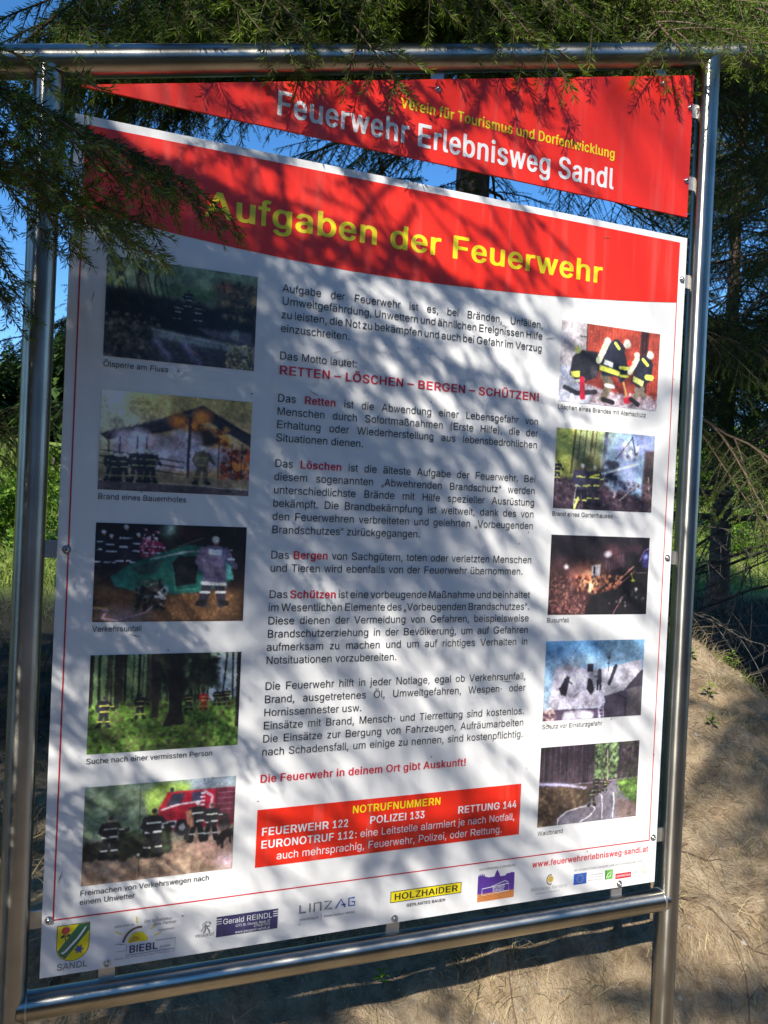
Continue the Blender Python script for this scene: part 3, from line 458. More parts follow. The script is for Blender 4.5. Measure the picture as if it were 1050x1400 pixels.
 'Bm': (889, [[87,-14,65,-1,65,534,71,543,93,549,188,548,203,540,207,520,240,540,276,552,357,556,386,550,426,530,466,492,499,521,548,545,598,557,649,557,693,549,732,534,765,511,790,482,814,431,823,383,824,-1,819,-8,800,-14,706,-15,681,-4,679,380,669,412,654,431,630,445,604,450,573,445,548,429,530,406,518,374,515,-4,484,-15,396,-14,376,-7,371,383,363,409,346,431,327,444,295,450,269,444,244,428,224,403,211,367,207,-4,181,-15]]),
 'Bn': (611, [[87,-14,65,-1,67,540,93,549,188,547,205,537,207,517,276,549,358,555,415,544,470,518,500,489,521,457,543,390,545,-4,516,-15,428,-15,404,-4,403,329,398,374,384,409,364,431,339,444,308,448,275,441,246,422,224,393,211,355,207,-4,181,-15]]),
 'Bo': (611, [[279,-25,235,-18,182,1,137,30,98,70,70,116,50,170,40,231,40,298,50,359,70,413,99,461,136,500,185,530,235,548,279,555,341,554,430,529,475,500,515,458,542,413,561,359,571,298,571,231,561,170,542,116,512,68,478,33,430,1,397,-12,341,-24],[297,81,347,89,388,122,414,170,429,244,424,324,399,391,357,436,310,449,266,442,223,407,197,359,182,282,187,205,212,138,254,94]]),
 'Bp': (611, [[84,-215,63,-201,64,538,84,548,182,548,198,538,200,514,261,547,328,556,389,549,438,531,485,499,518,463,544,416,563,362,572,298,572,234,563,170,545,115,518,67,487,32,444,2,412,-13,359,-25,304,-25,249,-13,206,12,202,10,200,-205,175,-216],[295,83,340,84,385,112,417,166,432,243,430,310,411,381,374,429,328,449,285,444,248,419,216,368,202,310,202,224,217,163,251,109]]),
 'Bq': (611, [[432,-215,418,-211,410,-201,409,13,364,-13,310,-25,248,-24,193,-11,149,13,109,48,79,90,55,144,42,202,38,266,42,330,57,390,78,438,110,483,151,518,200,542,255,554,322,553,365,542,407,517,416,541,432,548,524,549,547,538,548,-201,541,-211,524,-216],[273,83,303,81,328,87,369,118,396,166,410,243,406,330,388,384,349,432,303,449,257,442,218,410,194,365,179,288,184,205,201,150,230,109]]),
 'Br': (389, [[84,-14,63,-1,63,537,84,548,176,548,196,540,200,524,237,544,280,555,347,555,369,550,376,540,373,447,353,439,298,444,261,436,229,412,207,374,201,332,200,-4,176,-15]]),
 'Bs': (556, [[249,-25,166,-9,107,23,60,77,46,113,44,138,140,163,166,163,182,154,194,122,220,93,249,82,294,80,331,90,358,113,369,145,363,170,332,197,185,235,115,270,84,301,70,324,59,362,58,404,67,439,84,471,111,500,143,522,185,541,230,552,332,553,396,536,446,506,488,455,506,404,488,394,390,376,371,385,353,420,330,442,300,452,268,452,238,442,214,423,205,401,208,369,222,349,245,337,390,299,461,263,504,212,515,173,515,129,506,93,489,61,462,33,428,9,354,-18]]),
 'Bt': (333, [[215,-19,177,-13,133,8,112,26,89,61,76,131,76,445,21,446,1,458,4,541,21,548,76,550,76,665,92,676,186,678,203,673,210,662,210,550,291,548,310,534,308,454,291,446,210,442,210,138,214,106,227,87,286,90,306,80,322,0,311,-10,286,-16]]),
 'Bu': (611, [[251,-21,197,-11,139,18,100,59,79,101,69,143,65,194,65,536,74,545,93,549,181,549,206,538,208,203,213,159,226,127,249,101,276,88,301,86,333,92,364,111,386,139,397,168,403,216,403,536,427,548,535,546,546,533,544,-5,522,-15,427,-14,407,-5,402,16,333,-15]]),
 'Bv': (556, [[229,-14,209,-4,16,537,42,549,138,548,157,540,277,189,399,540,422,549,512,549,534,543,540,530,347,-4,325,-15]]),
 'Bw': (778, [[190,-14,171,-1,22,530,24,540,48,549,131,549,158,540,237,235,243,231,323,540,344,549,433,549,453,543,460,534,534,237,540,230,620,540,646,549,735,548,754,540,756,530,603,-7,581,-15,498,-15,473,-4,391,306,386,301,305,-4,285,-14]]),
 'Bx': (556, [[42,-14,24,-7,21,3,201,275,34,527,34,540,60,549,159,549,179,543,277,388,283,388,382,543,400,549,499,549,525,540,525,527,357,271,534,6,532,-7,505,-15,406,-15,388,-9,277,161,170,-7,147,-15]]),
 'By': (556, [[114,-218,72,-209,56,-198,74,-118,90,-107,144,-112,163,-102,184,-70,206,0,16,537,42,549,132,549,157,541,277,188,400,541,422,549,512,549,533,544,540,531,318,-83,297,-131,262,-176,223,-202,175,-217]]),
 'Bz': (500, [[63,-14,43,-1,45,70,292,438,63,442,51,454,53,540,79,549,423,549,445,542,449,534,447,460,206,95,445,92,457,79,456,-4,434,-15]]),
 'BA': (722, [[37,-14,18,-7,15,3,278,719,288,728,307,731,417,731,435,726,706,-4,681,-15,578,-15,555,-7,482,185,243,185,237,184,168,-7,146,-15],[276,297,444,297,359,541]]),
 'BB': (722, [[104,-14,80,-1,81,719,110,731,414,730,482,719,552,690,607,642,628,607,641,566,644,508,627,447,600,412,544,374,586,355,616,332,649,291,665,255,673,214,673,169,664,127,646,89,620,57,582,28,495,-5,394,-15],[239,95,414,96,473,111,506,143,518,175,516,217,500,255,464,291,421,307,239,310],[239,419,387,417,421,424,448,439,478,473,489,508,485,556,470,585,444,607,401,620,239,620]]),
 'BC': (722, [[352,-23,298,-16,228,9,170,47,122,99,86,159,61,230,47,313,47,402,60,482,72,524,103,588,146,646,200,690,261,721,334,738,401,740,450,733,506,716,583,669,621,630,647,591,669,537,680,489,671,479,656,476,547,479,539,486,520,540,498,572,462,603,419,621,383,627,344,623,286,598,253,569,226,530,204,482,191,425,186,358,191,291,204,233,226,185,256,143,304,107,346,92,395,90,447,105,492,137,519,175,539,230,547,237,656,240,672,236,680,227,664,163,645,121,610,73,568,35,526,9,468,-13,401,-24]]),
 'BD': (722, [[95,-14,73,-1,76,722,101,731,372,729,453,713,489,699,547,665,576,639,619,585,650,521,669,444,675,361,669,275,650,198,618,131,577,79,548,54,488,19,446,3,360,-13],[218,95,341,96,409,113,467,153,507,214,523,265,532,326,532,393,523,454,507,505,483,546,448,582,411,604,348,620,218,620]]),
 'BE': (667, [[104,-14,80,-1,81,719,111,731,577,731,600,726,607,716,607,636,593,623,239,620,239,418,557,417,577,410,582,399,582,319,563,308,239,307,239,95,597,93,611,83,610,-4,584,-15]]),
 'BF': (611, [[97,-14,75,-1,76,719,103,731,532,731,555,726,562,716,562,636,549,623,223,620,223,409,520,403,531,393,530,310,507,297,223,294,222,-4,198,-15]]),
 'BG': (778, [[373,-23,315,-16,241,9,179,47,128,99,90,159,63,233,50,313,50,402,63,482,76,524,107,588,154,647,209,690,276,722,353,738,424,739,521,720,578,694,617,668,649,638,684,591,711,534,721,489,713,481,694,476,578,480,570,486,546,540,519,575,483,604,443,621,373,625,339,617,302,598,270,572,238,530,216,482,202,425,197,358,202,291,216,233,239,185,269,147,304,118,341,100,379,91,418,90,456,97,499,118,528,143,562,198,577,262,418,265,397,271,391,281,391,361,411,374,718,371,727,361,725,246,713,182,687,124,649,73,605,35,546,3,508,-11,437,-23]]),
 'BH': (722, [[92,-14,71,-1,74,722,98,731,182,731,200,728,211,719,212,422,218,421,508,422,511,719,536,731,626,731,648,722,647,-7,626,-15,536,-15,511,-4,510,310,218,312,212,310,211,-4,188,-15]]),
 'BI': (278, [[68,0,212,0,212,716,68,716]]),
 'BL': (611, [[101,-14,78,-1,78,716,85,726,101,730,212,730,232,716,232,95,560,92,573,83,574,-1,565,-10,547,-15]]),
 'BM': (833, [[88,-14,68,-1,71,722,100,731,215,731,235,722,416,201,598,722,623,731,738,731,761,722,761,-7,738,-15,658,-15,631,-4,629,428,477,-4,451,-15,376,-15,355,-4,203,421,200,-1,180,-14]]),
 'BN': (722, [[91,-14,71,-1,73,722,103,731,204,730,222,722,512,229,513,719,524,728,542,731,631,730,649,723,649,-7,625,-15,524,-15,500,-7,210,489,210,-1,202,-10,186,-15]]),
 'BO': (778, [[364,-23,308,-16,236,9,176,47,126,99,89,159,63,230,49,313,49,402,63,486,89,556,129,620,176,668,235,706,276,723,345,738,427,739,477,730,544,706,603,668,653,617,690,556,715,486,729,402,729,313,716,233,703,191,672,127,628,70,572,25,509,-5,433,-22],[359,92,408,90,444,99,483,118,514,143,543,182,566,230,585,323,585,393,576,454,544,534,514,572,483,598,446,617,408,626,370,626,333,617,295,598,264,571,235,534,212,486,194,393,198,287,211,233,234,185,283,127,319,105]]),
 'BP': (667, [[98,-14,76,-1,77,719,105,731,386,730,456,718,513,694,554,665,584,631,615,562,624,514,624,463,615,415,596,367,569,329,534,297,456,260,386,248,226,246,225,-4,200,-15],[226,358,379,358,417,371,445,393,466,431,476,489,466,550,439,591,416,607,379,619,226,620]]),
 'BR': (722, [[105,-14,82,-1,82,719,112,731,420,729,496,717,571,685,615,649,653,591,667,543,670,470,653,402,628,358,592,323,532,287,698,-4,667,-15,551,-15,530,-9,371,262,249,263,242,262,241,-4,215,-15],[242,377,407,376,448,386,479,406,502,441,511,495,501,553,478,588,448,609,407,619,242,620]]),
 'BS': (667, [[303,-26,202,-7,156,14,114,45,83,80,60,121,48,166,48,198,73,207,183,204,196,195,213,141,239,112,283,91,347,84,411,100,454,134,474,182,469,230,449,256,413,278,226,336,137,382,99,419,82,444,66,496,65,547,77,595,97,633,131,671,169,699,220,722,271,735,372,739,462,720,506,699,545,672,576,636,598,598,609,556,610,528,582,517,474,521,465,528,445,582,419,608,372,627,322,630,264,614,230,585,212,540,219,492,239,468,271,448,473,384,551,340,585,307,609,265,621,217,621,172,611,128,591,86,559,48,519,18,435,-16,372,-26]]),
 'BT': (611, [[256,-14,238,-1,237,620,41,625,33,636,34,719,59,731,569,727,578,716,578,636,569,625,375,620,374,-1,355,-14]]),
 'BU': (722, [[332,-25,259,-12,176,29,121,84,84,157,71,244,73,720,86,729,104,731,188,731,210,720,211,250,219,196,241,148,272,116,314,94,362,87,410,94,451,116,481,148,503,196,510,250,511,720,536,731,642,727,651,714,651,244,645,186,629,132,586,65,518,11,428,-21]]),
 'BV': (667, [[278,-14,259,-1,14,719,27,729,46,731,135,730,157,719,332,185,338,182,509,719,534,731,629,731,646,726,652,713,410,-4,385,-15]]),
 'BW': (944, [[214,-14,196,-1,14,713,16,722,40,731,130,731,155,719,274,227,396,719,424,731,526,730,544,724,669,226,788,719,813,731,903,731,927,722,929,713,743,-7,723,-15,622,-15,593,-4,472,474,350,-4,328,-15]]),
 'BZ': (611, [[65,-14,47,-1,48,70,399,620,59,623,45,636,47,722,71,731,540,731,558,726,564,716,563,646,211,95,551,94,568,83,567,-4,540,-15]]),
 'BÖ': (778, [[364,-23,308,-16,236,9,176,47,126,99,89,159,63,230,49,313,49,402,63,486,89,556,129,620,176,668,235,706,276,723,345,738,427,739,477,730,544,706,603,668,653,617,690,556,715,486,729,402,729,313,716,233,703,191,672,127,628,70,572,25,509,-5,433,-22],[359,92,408,90,444,99,483,118,514,143,543,182,566,230,585,323,585,393,576,454,544,534,514,572,483,598,446,617,408,626,370,626,333,617,295,598,264,571,235,534,212,486,194,393,198,287,211,233,234,185,283,127,319,105],[270,792,237,806,213,831,205,863,212,892,235,918,264,930,301,933,335,924,357,908,372,882,375,860,369,834,356,815,332,799,308,792],[471,792,436,806,412,831,404,863,411,892,433,917,458,929,496,933,534,924,555,908,571,882,573,860,568,834,554,815,531,799,502,791]]),
 'BÜ': (722, [[332,-25,259,-12,176,29,121,84,84,157,71,244,73,720,86,729,104,731,188,731,210,720,211,250,219,196,241,148,272,116,314,94,362,87,410,94,451,116,481,148,503,196,510,250,511,720,536,731,642,727,651,714,651,244,645,186,629,132,586,65,518,11,428,-21],[266,791,236,795,210,810,192,832,185,861,191,890,211,916,236,929,266,934,296,929,322,916,342,890,347,861,341,832,323,810,296,795],[452,791,421,797,393,816,378,842,376,874,386,900,410,922,440,932,476,932,502,922,524,902,535,880,536,852,527,826,509,807,488,796]]),
 'Bä': (556, [[210,-26,168,-19,126,-4,94,16,66,45,48,74,36,112,32,154,39,205,70,256,128,295,204,316,349,339,357,359,351,403,325,438,282,451,252,448,222,435,195,410,176,378,162,371,138,373,59,397,49,403,47,413,65,451,89,483,127,515,162,534,204,547,258,555,306,554,361,544,407,525,445,496,474,454,487,419,494,352,494,-3,469,-15,385,-15,365,-9,355,8,288,-21],[227,80,282,84,329,115,355,170,356,237,228,216,201,205,182,189,170,157,175,119,195,93],[156,610,123,624,101,650,94,678,101,710,124,736,153,749,192,750,222,740,240,725,254,701,256,672,250,650,232,627,210,614],[349,610,314,624,292,650,285,678,292,710,310,733,337,747,373,751,409,742,429,726,444,701,447,672,441,650,423,627,403,615]]),
 'Bö': (611, [[279,-25,235,-18,182,1,137,30,98,70,70,116,50,170,40,231,40,298,50,359,70,413,99,461,136,500,185,530,235,548,279,555,341,554,430,529,475,500,515,458,542,413,561,359,571,298,571,231,561,170,542,116,512,68,478,33,430,1,397,-12,341,-24],[297,81,347,89,388,122,414,170,429,244,424,324,399,391,357,436,310,449,266,442,223,407,197,359,182,282,187,205,212,138,254,94],[403,608,372,613,345,628,326,650,319,679,325,708,346,733,372,747,403,751,435,747,461,733,482,708,488,679,481,650,463,628,435,613],[185,611,152,624,129,650,122,679,130,711,149,733,179,748,222,750,254,740,272,726,287,701,291,679,284,650,265,628,243,615]]),
 'Bü': (611, [[251,-21,197,-11,139,18,100,59,79,101,69,143,65,194,65,536,74,545,93,549,181,549,206,538,208,203,213,159,226,127,249,101,276,88,301,86,333,92,364,111,386,139,397,168,403,216,403,536,427,548,535,546,546,533,544,-5,522,-15,427,-14,407,-5,402,16,333,-15],[194,609,159,619,133,642,121,670,123,699,141,728,169,745,206,751,238,747,263,734,282,712,290,690,288,661,273,635,252,619,225,610],[389,610,358,619,332,642,320,670,326,709,348,734,377,748,421,750,452,741,473,725,488,699,490,670,484,651,470,632,446,617]]),
 'B0': (556, [[260,-23,218,-16,167,9,127,47,96,95,73,156,57,230,49,313,49,402,64,524,84,591,111,646,148,690,192,721,244,738,281,740,338,732,389,706,429,668,459,620,483,559,499,486,507,402,507,313,499,230,483,156,460,95,429,47,391,10,361,-7,312,-22],[267,86,291,86,312,95,330,111,350,140,367,182,379,230,388,323,384,454,366,537,350,575,331,604,307,624,281,632,260,629,238,617,206,575,190,537,177,486,168,393,170,287,189,182,206,140,226,111,249,92]]),
 'B1': (556, [[99,-14,81,-1,81,76,86,86,104,92,238,95,238,582,136,495,110,489,92,502,93,604,230,727,350,727,359,716,359,95,471,92,486,86,491,76,491,-4,465,-15]]),
 'B2': (556, [[85,-14,67,-1,67,70,320,404,351,463,362,524,354,572,335,604,304,626,268,632,236,622,211,598,196,566,184,502,168,495,85,495,72,502,69,511,72,559,85,607,104,646,131,681,166,710,205,729,252,739,299,739,346,729,386,710,432,668,465,610,479,546,480,508,472,460,454,409,413,339,229,95,477,93,489,79,489,-4,467,-15]]),
 'B3': (556, [[245,-23,171,-5,135,14,102,41,75,76,57,115,43,185,49,195,61,200,156,198,167,188,175,150,192,119,216,99,250,86,281,86,313,94,335,108,355,134,369,172,371,217,363,259,344,294,324,313,297,327,266,333,192,334,180,339,173,348,174,425,314,620,82,625,73,636,74,719,82,728,98,731,459,728,470,716,470,645,311,425,365,410,407,387,443,355,466,319,484,275,493,230,493,179,484,131,467,89,443,54,391,8,323,-19]]),
 'B4': (556, [[334,-14,317,-1,317,131,52,135,39,147,39,223,280,722,297,731,376,731,393,726,398,713,173,246,317,246,318,450,339,462,418,461,433,453,436,246,496,243,514,236,517,147,501,135,436,131,433,-7,413,-15]]),
 'B5': (556, [[247,-23,179,-5,143,18,115,44,90,79,73,118,64,159,63,188,85,198,174,195,181,188,193,140,217,108,253,88,289,87,326,108,355,150,370,211,367,265,355,307,341,332,315,359,289,372,263,375,232,369,169,331,85,342,72,351,104,719,127,731,451,729,463,716,463,636,451,624,213,620,199,466,253,482,300,483,352,471,399,445,435,409,463,364,482,310,491,249,487,175,475,127,455,83,427,44,391,12,347,-11,300,-23]]),
 'B6': (556, [[257,-23,205,-11,163,11,129,41,102,79,82,124,70,175,66,230,73,294,93,361,120,422,286,722,304,731,398,729,410,722,411,713,267,457,314,455,362,444,403,422,444,380,466,342,481,297,489,223,485,169,473,121,454,79,409,23,372,-2,335,-17],[259,86,299,87,334,111,356,148,369,204,367,255,351,307,320,344,288,358,252,354,219,329,194,284,186,243,187,191,199,147,227,105]]),
 'B7': (556, [[119,-14,108,-7,105,3,360,620,77,623,65,636,65,719,88,731,465,731,485,726,491,716,491,630,230,-4,208,-15]]),
 'B8': (556, [[254,-23,176,-4,136,19,104,47,79,83,63,121,54,166,53,207,63,262,84,310,113,347,151,377,126,396,101,428,78,489,75,556,90,620,121,671,170,713,228,735,301,739,350,729,403,700,443,658,466,617,477,578,481,537,471,470,443,412,405,377,453,335,480,294,500,230,502,169,494,124,476,83,451,47,419,19,353,-14,306,-23],[256,86,301,86,338,101,364,131,378,166,380,211,366,259,342,291,306,312,264,315,228,302,196,271,177,227,175,179,188,134,216,102],[258,425,291,423,322,438,346,466,358,502,360,543,349,585,332,610,301,629,264,631,233,618,211,594,197,556,195,514,207,470,229,441]]),
 'B9': (556, [[158,-13,144,-4,145,6,288,259,220,264,178,279,142,303,110,338,81,396,70,444,67,521,75,572,91,617,115,658,144,690,184,718,226,734,273,740,351,727,393,705,426,674,453,636,472,594,485,543,489,489,477,399,461,351,422,268,269,-7,252,-15],[273,358,309,365,343,396,364,444,370,492,364,543,344,591,312,623,278,633,244,623,211,591,191,543,186,495,191,447,211,399,238,371]]),
 'B.': (278, [[128,-20,96,-10,68,16,56,48,58,80,76,110,105,130,139,137,174,131,198,118,218,92,225,67,223,35,206,6,186,-10,157,-20]]),
 'B:': (333, [[153,-20,115,-10,81,16,67,48,70,80,91,110,125,130,167,137,209,131,237,118,261,92,270,67,267,35,247,6,223,-10,188,-20],[153,367,111,379,82,403,67,435,70,467,91,497,125,517,167,524,209,519,237,505,261,479,270,454,267,422,247,393,223,377,188,367]]),
 'B!': (333, [[152,-20,114,-10,82,16,69,48,72,80,90,108,125,130,165,136,205,131,232,118,255,92,264,67,261,35,242,6,219,-10,185,-20],[105,213,90,227,84,716,92,726,111,731,232,729,248,716,241,224,232,215,212,211]]),
 'B-': (333, [[85,250,74,264,74,344,82,357,242,359,251,356,257,347,257,264,249,251]]),
 'B–': (556, [[14,250,-5,257,-9,267,-8,347,14,358,534,359,553,355,564,347,565,264,547,251]]),
}
# lettering: outlines of a plain grotesque, x and y in thousandths of an em
from mathutils.geometry import tessellate_polygon
def loops_mesh(loops):
    """triangulate closed outlines; an outline lying inside another one is its hole"""
    Ls = [np.array(q, float).reshape(-1, 2) / 1000 for q in loops]
    def inside(p, q):
        c = False; n = len(q)
        for i in range(n):
            a, b_ = q[i], q[(i + 1) % n]
            if (a[1] > p[1]) != (b_[1] > p[1]) and p[0] < a[0] + (p[1] - a[1]) * (b_[0] - a[0]) / (b_[1] - a[1]): c = not c
        return c
    par = [[j for j in range(len(Ls)) if j != i and inside(Ls[i][0], Ls[j])] for i in range(len(Ls))]
    V, F, n = [], [], 0
    for i in range(len(Ls)):
        if len(par[i]) % 2: continue
        grp = [Ls[i]] + [Ls[j] for j in range(len(Ls)) if len(par[j]) % 2 and i in par[j]]
        T = tessellate_polygon([[Vector((x, y, 0)) for x, y in q] for q in grp]); P_ = np.concatenate(grp)
        for f in T:
            a, b_, c = P_[list(f)]
            s_ = (b_[0] - a[0]) * (c[1] - a[1]) - (b_[1] - a[1]) * (c[0] - a[0])
            F.append([k + n for k in (f if s_ > 0 else (f[0], f[2], f[1]))])
        V.append(P_); n += len(P_)
    return np.concatenate(V), np.array(F)
GC = {k: (wd / 1000, *loops_mesh(s)) for k, (wd, s) in GLYPHS.items()}
def runs(txt):
    """'*bold*' marks bold crimson words"""
    out = []; bold = False
    for part in txt.split('*'):
        if part: out.append((part, bold))
        bold = not bold
    return out
def lettering(parent, txt, u0, v, em, u1=None, mt='black', bold=False, name='lettering', justify=False, y=-.0012, slant=0, vs=1.0, single=False):
    chars = []
    for part, b_ in runs(txt):
        for ch in part: chars.append((ch, 'B' if (b_ or bold) else 'R', b_))
    wd = [.278 if c == ' ' else GC[s + c][0] for c, s, _ in chars]
    nat = sum(wd) * em; sx = 1.0; extra = 0
    if u1 is not None:
        if justify:
            ns = sum(1 for c, _, _ in chars if c == ' ')
            if nat > (u1 - u0): sx = (u1 - u0 + .12 * em * ns) / nat; extra = -.12 * em
            else: extra = (u1 - u0 - nat) / max(ns, 1)
        else: sx = (u1 - u0) / nat
    x = u0; acc = ([], []); n = 0; cur = None
    def flush():
        if acc[0]: mesh_obj(name, np.concatenate(acc[0]), np.concatenate(acc[1]), M['dred'] if cur else M[mt], parent)
        acc[0].clear(); acc[1].clear()
    for (c, s, b_), w_ in zip(chars, wd):
        if b_ != cur or single: flush(); cur = b_; n = 0
        if c != ' ':
            V, F = GC[s + c][1], GC[s + c][2]
            acc[0].append(np.stack([x + (V[:, 0] + slant * V[:, 1]) * em * sx, np.full(len(V), y), v + V[:, 1] * em * vs], 1)); acc[1].append(F + n); n += len(V)
        x += w_ * em * sx + (extra if c == ' ' else 0)
    flush()

lettering(board, 'Aufgaben der Feuerwehr', .2037, 1.2425, .0575, .9923, 'yellow', True, 'letter', single=True)
UL, UR, EM = .3402, .8602, .0188
PAR = [(1.1355, 'Aufgabe der Feuerwehr ist es, bei Bränden, Unfällen,', 1), (1.1135, 'Umweltgefährdung, Unwettern und ähnlichen Ereignissen Hilfe', 1), (1.0900, 'zu leisten, die Not zu bekämpfen und auch bei Gefahr im Verzug', 1), (1.0664, 'einzuschreiten.', 0),
       (1.0194, 'Das Motto lautet:', 0),
       (.9463, 'Das *Retten* ist die Abwendung einer Lebensgefahr von', 1), (.9235, 'Menschen durch Sofortmaßnahmen (Erste Hilfe), die der', 1), (.9008, 'Erhaltung oder Wiederherstellung aus lebensbedrohlichen', 1), (.8780, 'Situationen dienen.', 0),
       (.8336, 'Das *Löschen* ist die älteste Aufgabe der Feuerwehr. Bei', 1), (.8106, 'diesem sogenannten „Abwehrenden Brandschutz“ werden', 1), (.7877, 'unterschiedlichste Brände mit Hilfe spezieller Ausrüstung', 1), (.7647, 'bekämpft. Die Brandbekämpfung ist weltweit, dank des von', 1), (.7418, 'den Feuerwehren verbreiteten und gelehrten „Vorbeugenden', 1), (.7188, 'Brandschutzes“ zurückgegangen.', 0),
       (.6750, 'Das *Bergen* von Sachgütern, toten oder verletzten Menschen', 1), (.6522, 'und Tieren wird ebenfalls von der Feuerwehr übernommen.', 2),
       (.6064, 'Das *Schützen* ist eine vorbeugende Maßnahme und beinhaltet', 1), (.5835, 'im Wesentlichen Elemente des „Vorbeugenden Brandschutzes“.', 1), (.5605, 'Diese dienen der Vermeidung von Gefahren, beispielsweise', 1), (.5376, 'Brandschutzerziehung in der Bevölkerung, um auf Gefahren', 1), (.5146, 'aufmerksam zu machen und um auf richtiges Verhalten in', 1), (.4917, 'Notsituationen vorzubereiten.', 0),
       (.4465, 'Die Feuerwehr hilft in jeder Notlage, egal ob Verkehrsunfall,', 1), (.4235, 'Brand, ausgetretenes Öl, Umweltgefahren, Wespen- oder', 1), (.4006, 'Hornissennester usw.', 0), (.3776, 'Einsätze mit Brand, Mensch- und Tierrettung sind kostenlos.', 1), (.3547, 'Die Einsätze zur Bergung von Fahrzeugen, Aufräumarbeiten', 1), (.3318, 'nach Schadensfall, um einige zu nennen, sind kostenpflichtig.', 1)]
for v, s_, j in PAR: lettering(board, s_, UL, v, EM, {0: None, 1: UR, 2: .842}[j], justify=bool(j))
lettering(board, 'RETTEN – LÖSCHEN – BERGEN – SCHÜTZEN!', UL, .9938, .0208, .8600, 'dred', True)
lettering(board, 'Die Feuerwehr in deinem Ort gibt Auskunft!', .3388, .2848, .0190, .7378, 'dred', True)
flat('emergency_number_box', board, [(.3375, .1362), (.8614, .1388), (.8614, .2392), (.3375, .2372)], M['red'], -.0007)
lettering(board, 'NOTRUFNUMMERN', .5111, .2146, .0188, .6883, 'yellow', True)
lettering(board, 'FEUERWEHR 122', .3458, .1914, .0188, .5058, 'wink', True)
lettering(board, 'POLIZEI 133', .5455, .1921, .0188, .6565, 'wink', True)
lettering(board, 'RETTUNG 144', .7238, .1933, .0188, .8531, 'wink', True)
lettering(board, 'EURONOTRUF 112', .3455, .1690, .0188, .5166, 'wink', True)
lettering(board, ': eine Leitstelle alarmiert je nach Notfall,', .5178, .1692, .0188, .8509, 'wink')
lettering(board, 'auch mehrsprachig, Feuerwehr, Polizei, oder Rettung.', .3745, .1467, .0188, .8233, 'wink')
lettering(board, 'www.feuerwehrerlebnisweg-sandl.at', .8948, .0682, .0165, 1.1780, 'dred', True)
for s_, u, u1, v, e in (('Ölsperre am Fluss', .0563, .1574, .9776, .0125), ('Brand eines Bauernhofes', .0567, .1952, .7654, .0125), ('Verkehrsunfall', .0563, .1329, .5521, .0125), ('Suche nach einer vermissten Person', .0551, .2561, .3386, .0125),
                     ('Freimachen von Verkehrswegen nach', .0544, .2597, .1253, .0125), ('einem Unwetter', .0545, .1396, .1109, .0125),
                     ('Löschen eines Brandes mit Atemschutz', .9015, 1.1158, .9826, .0125), ('Brand eines Gartenhauses', .9007, 1.0454, .7702, .0125), ('Busunfall', .9001, .9536, .5577, .0125), ('Schutz vor Einsturzgefahr', .9016, 1.0450, .3447, .0125), ('Waldbrand', .9035, .9633, .1306, .0125)):
    lettering(board, s_, u, v, e, u1, name='caption_lettering')

# ------------------------------------------------------------------ sponsors' marks along the foot of the board
def circ(cx, cy, r, n=24, a0=0, a1=360, ry=None):
    return [(cx + r * math.cos(R(a0 + (a1 - a0) * k / n)), cy + (ry or r) * math.sin(R(a0 + (a1 - a0) * k / n))) for k in range(n + (0 if a1 - a0 == 360 else 1))]
def stroke(pts, wd):
    p = [Vector((a, b_)) for a, b_ in pts]; Lf = []; Rt = []
    for i in range(len(p)):
        d = (p[min(i + 1, len(p) - 1)] - p[max(i - 1, 0)]).normalized(); nrm = Vector((-d.y, d.x)) * wd / 2
        Lf.append(p[i] + nrm); Rt.append(p[i] - nrm)
    return [(q.x, q.y) for q in Lf] + [(q.x, q.y) for q in Rt[::-1]]
# crest of Sandl
def shield(g):
    x0, x1, yt, yb = .0230 + g, .0722 - g, .0815 - g, .0215 + g; cx = (x0 + x1) / 2; wv = (x1 - x0) / 2
    return [(x0, yt - .0005), (x1, yt)] + [(cx + wv * math.cos(R(a)), .046 + (.046 - yb) * math.sin(R(a))) for a in range(0, -181, -12)]
crest = flat('crest', board, shield(0), M['black'], -.0008)
flat('crest_field', crest, shield(.0009), M['yellow'], -.0010)
flat('crest_bend', crest, [(.0555, .0800), (.0712, .0803), (.0712, .0685), (.0365, .0262), (.0285, .0330), (.0252, .0405)], M['green'], -.0012)
flat('crest_glass', crest, [(.0295, .0370), (.036, .0400), (.044, .0490), (.0520, .0570), (.0640, .0735), (.0670, .0760), (.0660, .0720), (.0590, .0605), (.0480, .0480), (.0385, .0385), (.0335, .0345)], M['wink'], -.0014)
flat('crest_rose', crest, circ(.0360, .0725, .0062, 8), M['line'], -.0014); flat('crest_rose', crest, circ(.0362, .0728, .0030, 6), M['dred'], -.0016)
for pts in ([(.0285, .0625), (.0335, .0665), (.0350, .0625), (.0310, .0605)], [(.0375, .0625), (.0395, .0665), (.0440, .0655), (.0410, .0615)], [(.0350, .0665), (.0362, .0665), (.0368, .0560), (.0355, .0560)]):
    flat('crest_stem', crest, pts, M['black'], -.0014)
flat('crest_flower', crest, [(.0570 + (.0082 if k % 2 == 0 else .0048) * math.cos(R(k * 30)), .0395 + (.0082 if k % 2 == 0 else .0048) * math.sin(R(k * 30))) for k in range(12)], M['grey'], -.0012)
flat('crest_flower', crest, circ(.0570, .0395, .0035, 10), M['blue'], -.0014)
lettering(board, 'SANDL', .0243, .0092, .0145, .0710, 'grey', name='crest_lettering')
